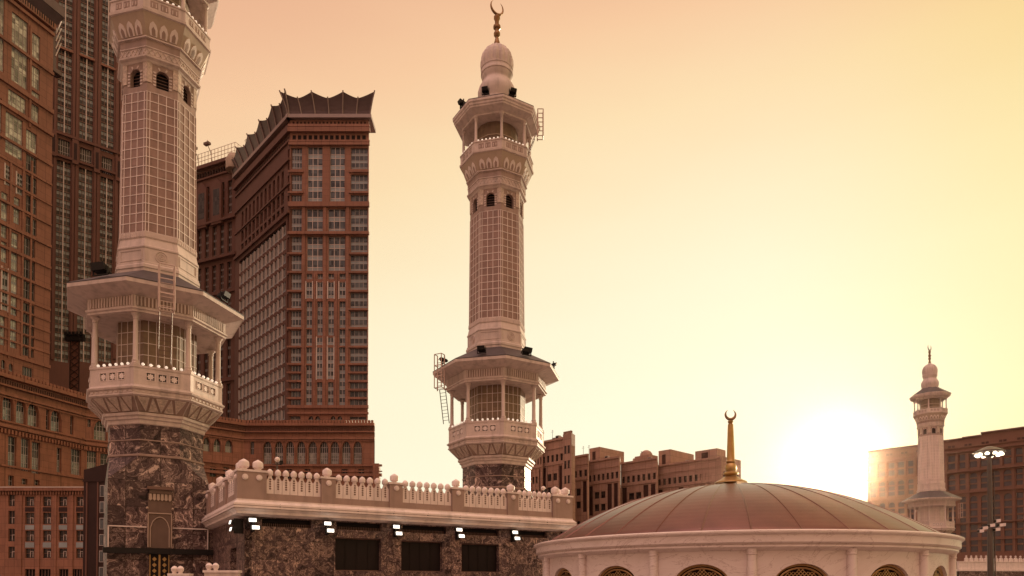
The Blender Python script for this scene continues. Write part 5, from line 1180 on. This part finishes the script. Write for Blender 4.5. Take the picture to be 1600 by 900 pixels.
# --- stepped beige hotels right of the middle minaret
GD = -46.2                                               # facade direction: rises towards the camera on the right
def gblock(pxl, pxr, Yr, ytop, label, ret=None, extra=None, tall=False):
    P_ = Plane(pxr, Yr, GD); L = -P_.sz(pxl, 720)[0]; o_ = P_.o - P_.d*L
    t = thing('hotel_block', label, 'hotel', (o_.x, o_.y, -12), P_.a, 'stepped beige hotel blocks')
    H = P_.sz(pxr - .5, ytop)[1]
    ops, kinds = [], []
    n = max(5, int(round(L/2.6))); w = L/n
    for k in range(n): ops.append((k*w + w*.22, k*w + w*.78, H-9.2, H-6.4)); kinds.append('s')
    m = max(4, int(round(L/3.7))); W_ = L/m
    for k in range(m):
        a, b_ = k*W_, (k+1)*W_
        if k % 3 == 0 or (k == m-1): ops.append((a + W_*.16, b_ - W_*.16, H-24, H-11.2)); kinds.append('bay')
        else:
            for z in (H-14.0, H-19.4): ops.append((a + W_*.1, b_ - W_*.1, z-2.9, z)); kinds.append('w')
        for z in (H-27.5, H-33.5): ops.append((a + W_*.28, b_ - W_*.28, z-4.2, z, 'round' if z > H-28 else None, W_*.18)); kinds.append('w')
        if k % 2: ops.append((a + W_*.2, b_ - W_*.2, H-58, H-40)); kinds.append('bay')
        else:
            for z in (H-40.5, H-46.5, H-52.5): ops.append((a + W_*.28, b_ - W_*.28, z-4.4, z)); kinds.append('w')
    ops = [o if len(o) < 5 or o[4] else o[:4] for o in ops]
    kx = Vector((P_.o.x, P_.o.y)).normalized(); ly = Vector((-P_.d.y, P_.d.x)); sk = 16*kx.dot(P_.d)/kx.dot(ly)
    facade(t, None, 0, L, GB, H, ops, .6, 'beige_stone', ZO, 'wall', body=16, skew=(sk, sk + .8))
    for o_, kd in zip(ops, kinds):
        if kd == 'bay':
            mb = MB().use('bay_screen'); mb.box(o_[0], o_[1], .25, .59, o_[2], o_[3])
            nn = 5
            for q in range(1, nn): x = o_[0] + (o_[1]-o_[0])*q/nn; mb.box(x-.06, x+.06, .18, .249, o_[2], o_[3])
            mb.build('screened_bay', t, ZO)
        else: window(t, None, o_, .58, ZO, 2, 1 if kd == 's' else 2, 'dark_glass', 0, 'bay_screen', .14)
    ledge(t, None, -.2, L+.2, H-.8, .8, .5, 'beige_stone', ZO, 'cornice'); ledge(t, None, -.1, L+.1, H-10.6, .6, .35, 'beige_stone', ZO); ledge(t, None, -.1, L+.1, H-4.2, .4, .2, 'beige_stone', ZO)
    if m > 1:
        for k in range(m+1): x = min(max(k*W_, .3), L-.3); ledge(t, None, x-.28, x+.28, GB+.02, H-11-GB, .3, 'beige_stone', ZO, 'pilaster')
    return t, P_, L, H
t5, P5, L5, H5 = gblock(1026, 1128, 300, 712.5, 'nearest and widest beige hotel block, behind the gold finial')
# right return of that block
xr = frame_xf(R(88), L5, 0)
opr = [(1.6 + k*3.6, 3.3 + k*3.6, H5-9.2, H5-6.2) for k in range(4)] + [(1.5 + k*7, 6 + k*7, H5-17.5, H5-12) for k in range(2)]
facade(t5, xr, 0.02, 15.5, GB, H5 - .02, opr, .5, 'beige_stone', ZO, 'side_wall', body=10)
for o_ in opr: window(t5, xr, o_, .48, ZO, 2, 1, 'dark_glass', 0, 'bay_screen', .14)
t4, P4, L4, H4 = gblock(970, 1027, 304, 714.5, 'beige hotel block left of the widest block')
t3, P3, L3, H3 = gblock(918, 968, 300, 712.5, 'beige hotel block with dark bays in the middle of the stepped row')
t2, P2_, L2, H2 = gblock(880, 919, 296, 709, 'narrow beige hotel block just right of the turreted tower')
t1, P1, L1, H1 = gblock(846, 881, 286, 683, 'taller beige hotel tower directly behind the middle minaret')
mb = MB().use('beige_stone'); mb.hexa([(L1+.05, -.5, GB), (L1+4.6, -.5, GB), (L1+2.6, 4, GB), (L1+.05, 4, GB), (L1+.05, -.5, H1+1.0), (L1+4.6, -.5, H1+1.0), (L1+2.6, 4, H1+1.0), (L1+.05, 4, H1+1.0)]); mb.use('dark_glass')
for k in range(2):
    for z in (H1-7, H1-13, H1-19, H1-25, H1-31, H1-37): mb.box(L1+.8+k*1.8, L1+1.9+k*1.8, -.53, -.501, z, z+3.2)
mb.use('beige_stone')
for k in range(4): mb.box(L1+.2+k*1.1, L1+.9+k*1.1, -.4, .6, H1+1.0, H1+2.0)
mb.build('corner_turret', t1, ZO)
tg0, _, _, _ = gblock(826, 847, 292, 690, 'beige hotel tower half hidden behind the middle minaret')
def roofblock(t, L, H, x0, x1, y1, h, name='stair_head'):
    mb = MB().use('beige_stone'); mb.box(x0, x1, .8, y1, H, H+h); mb.use('bay_screen'); mb.box(x0+(x1-x0)*.3, x0+(x1-x0)*.6, .74, .799, H+.3, H+h*.7); mb.build(name, t, ZO)
roofblock(t3, L3, H3, .4, 6.2, 18, 5.6); roofblock(t5, L5, H5, .5, 6.8, 20, 6.6); roofblock(t5, L5, H5, L5-13, L5-2.5, 8, 3.8)
def clutter(t, L, H, seed, n):
    rr = random.Random(seed)
    for k in range(n):
        x = 2 + rr.random()*(L-4); y = 1.5 + rr.random()*3; q = rr.random()
        if q < .45: mb = MB().use('mullion'); h = .9 + rr.random()*.9; mb.box(x-.9, x+.9, y, y+1.4, H, H+h); mb.use('dark_glass'); mb.box(x-.7, x+.7, y-.03, y-.003, H+.2, H+h-.2); mb.build('cooling_unit', t, ZO)
        elif q < .75: mb = MB().use('tan_stone'); mb.loft([(1.0, H), (1.05, H+.2), (1.05, H+1.6), (.7, H+1.9), (.02, H+2.0)], 14, 0, x, y+1, True); mb.build('water_tank', t, ZO)
        else: mb = MB().use('brown_steel'); mb.bar((x, y, H), (x, y, H+4.5), .09, 5); mb.bar((x-.9, y, H+3.6), (x+.9, y, H+3.6), .05, 4); mb.bar((x-.6, y, H+4.2), (x+.6, y, H+4.2), .05, 4); mb.build('aerial', t, ZO)
clutter(t1, L1, H1, 3, 4); clutter(t2, L2, H2, 5, 3); clutter(t3, L3, H3, 8, 4); clutter(t4, L4, H4, 11, 4); clutter(t5, L5, H5, 14, 7)
mb = MB().use('beige_stone'); mb.box(L4-13, L4-5, 2, 8, H4, H4+2.2); mb.loft([(2.8, H4+2.2), (2.7, H4+3.2), (2.0, H4+4.2), (1.0, H4+4.8), (.1, H4+5)], 16, 0, L4-9, 5, True); mb.build('roof_dome', t4, ZO)

# --- big ochre hotel on the right
PH = Plane(1480, 380, -46.2); sl = PH.sz(1356, 720)[0]; sr = PH.sz(1640, 700)[0]; oH = PH.o + PH.d*sl; LH = sr - sl
th = thing('hotel_building', 'large ochre hotel with rows of arched windows on the right behind the lamp post', 'hotel', (oH.x, oH.y, -12), PH.a)
zH = PH.sz(1480, 694)[1]; hz = lambda py: PH.sz(1480, py)[1]
nb = 17; wB = LH/nb; ops = []; H_ = {}
for k in range(nb):
    a, b_ = k*wB + wB*.16, (k+1)*wB - wB*.16
    if k % 5 == 4: a += wB*.06; b_ -= wB*.06
    ops += [(a, b_, hz(737), hz(713), 2), (a, b_, hz(769), hz(743), 3), (a, b_, hz(866), hz(778), 8)]
opsw = [o[:4] + ('round', wB*.3) if o[4] != 2 and (i//3) % 5 != 4 else o[:4] for i, o in enumerate(ops)]
facade(th, None, 0, LH, GB, zH, opsw, 1.0, 'ochre_stone', ZO, 'wall', body=25)
for i, (o_, q) in enumerate(zip(opsw, ops)):
    mb = MB(); a, b_, c, d = o_[:4]; nz = q[4]; fh = (d-c)/nz
    for k in range(nz):
        mb.use('violet_glass'); mb.quad((a, .98, c+k*fh), (b_, .98, c+k*fh), (b_, .98, c+(k+1)*fh), (a, .98, c+(k+1)*fh))
        mb.use('ochre_stone'); mb.box(a, b_, .45, .97, c+k*fh, c+k*fh+fh*.24)
    mb.build('window', th, ZO)
for py, h, out in ((740.5, .9, 1.6), (709.5, 1.2, 1.2), (773, .8, 1.2), (820, .6, 1.4), (846, .6, 1.2), (703, .6, .8)): ledge(th, None, 0, LH, hz(py), h, out, 'ochre_stone', ZO)
for k in range(nb+1): x = min(max(k*wB, .5), LH-.5); ledge(th, None, x-.55, x+.55, hz(738), hz(712)-hz(738), .8, 'ochre_stone', ZO, 'pilaster')
for k in range(0, nb+1, 2): x = min(max(k*wB, .6), LH-.6); ledge(th, None, x-.6, x+.6, GB+.02, hz(742)-GB, .7, 'ochre_stone', ZO, 'pilaster')
mb = MB().use('ochre_stone')
for a, b_, h in ((0, LH*.36, 1.0), (LH*.36, LH*.56, 1.6), (LH*.56, LH*.66, 2.0), (LH*.66, LH, 3.2)): mb.box(a+.02, b_-.02, .5, 20, zH, zH+h); mb.box(a, b_, -.4, 20, zH+h, zH+h+.7)
mb.build('roof', th, ZO)
for k in range(11):
    x = LH*(k+.5)/11
    for q in (-1.6, .2): mb = MB().use('bay_screen'); mb.box(x+q, x+q+1.4, -.05, -.004, hz(702), hz(697.5)); mb.build('attic_panel', th, ZO)

# ------------------------------------------------------------------ crenellated roof wall far right, below the distant minaret
Yw = 152.0; p = at_depth(1498, 871, Yw); tw2 = thing('parapet_wall', 'distant white crenellated roof parapet at the right edge', 'wall', (p.x, p.y, 0), R(10))
zw = p.z; LW = 34
mb = MB().use('swirl_marble'); mb.box(0, LW, 0, .8, -CZ, zw-2.9); mb.build('marble_wall', tw2, CZ)
mb = MB().use('pale_stone'); mb.box(0, LW, -.25, .8, zw-2.9, zw-2.5); mb.box(0, LW, 0, .5, zw-2.5, zw-.9); mb.box(0, LW, -.1, .6, zw-.95, zw-.8); mb.build('parapet_band', tw2, CZ)
for k in range(26):
    x = 2 + k*1.22; mb = MB().use('pale_stone'); mb.prism([(x-.44, .3, zw-.8), (x+.44, .3, zw-.8), (x+.44, .3, zw-.2), (x+.2, .3, zw-.05), (x, .3, zw+.12), (x-.2, .3, zw-.05), (x-.44, .3, zw-.2)], (0, -1, 0), .25); mb.ball((x, .2, zw+.28), .2, 8); mb.build('merlon', tw2, CZ)

# ------------------------------------------------------------------ lamp post
YL = 60.0; p = at_depth(1548, 900, YL); xl = p.x
zl = lambda py: at_depth(1548, py, YL).z
lp = thing('lamp_post', 'tall dark lamp post with a glowing round lamp head at the right', 'lamp post', (xl, YL, 0), 0)
mb = MB().use('pole_metal'); mb.loft([(.45, -CZ), (.45, -CZ+.5), (.26, -CZ+.7), (.22, zl(828)), (.19, zl(820)), (.16, zl(725)), (.16, zl(714))], 16, 0, smooth=True)
for x in (-.25, .19): mb.box(x, x+.06, -.28, -.2, -CZ+.6, zl(735))
mb.build('pole', lp, CZ)
zr = zl(706)
mb = MB().use('pole_metal'); mb.loft([(.18, zl(714)), (.8, zl(709)), (1.15, zl(707.5)), (1.17, zl(706)), (1.06, zl(705)), (.5, zl(700)), (.2, zl(698)), (.02, zl(697.5))], 28, 0, smooth=True); hd = mb.build('lamp_head', lp, CZ)
for k in range(10):
    a = 2*pi*k/10 + .2; mb = MB().use('post_lamp_lit'); x, y = .9*cos(a), .9*sin(a); mb.loft([(.06, zl(708)), (.15, zl(709.6)), (.18, zl(711)), (.13, zl(712.4)), (.02, zl(712.8))], 10, 0, x, y, True); mb.build('lamp', hd, CZ)
for k, (dx, dz, s_) in enumerate(((-.75, -.1, .32), (-.15, .12, .3), (.35, .5, .26), (.7, .16, .42), (.3, -.22, .28), (-1.05, -.35, .26))):
    z = zl(824) + dz; mb = MB().use('pale_stone'); mb.hexa([(dx-s_/2, -.5, z-.14), (dx+s_/2, -.62, z-.10), (dx+s_/2, -.2, z-.10), (dx-s_/2, -.1, z-.14), (dx-s_/2, -.5, z+.12), (dx+s_/2, -.62, z+.16), (dx+s_/2, -.2, z+.16), (dx-s_/2, -.1, z+.12)]); mb.use('lamp_black'); mb.box(dx-s_/2-.03, dx-s_/2-.002, -.45, -.15, z-.12, z+.1); mb.build('camera', lp, CZ)
mb = MB().use('pole_metal'); mb.bar((-1.1, -.2, zl(826)), (.9, -.2, zl(823)), .05, 6); mb.bar((.35, -.2, zl(824)), (.35, -.2, zl(815)), .04, 5); mb.build('cross_arm', lp, CZ)

# ------------------------------------------------------------------ dusty air: one closed box round the whole scene
hz_m = bpy.data.materials.new('haze'); hz_m.use_nodes = True; nt = hz_m.node_tree; nt.nodes.clear()
vol = nt.nodes.new('ShaderNodeVolumePrincipled'); vol.inputs['Color'].default_value = (1.0, 0.74, 0.58, 1); vol.inputs['Density'].default_value = 0.00003; vol.inputs['Anisotropy'].default_value = 0.97
ho = nt.nodes.new('ShaderNodeOutputMaterial'); nt.links.new(vol.outputs[0], ho.inputs['Volume']); MATS['haze'] = hz_m
mb = MB().use('haze'); mb.box(-420, 420, -60, 520, -14.0, 280); tag(mb.build('haze'), kind='stuff')
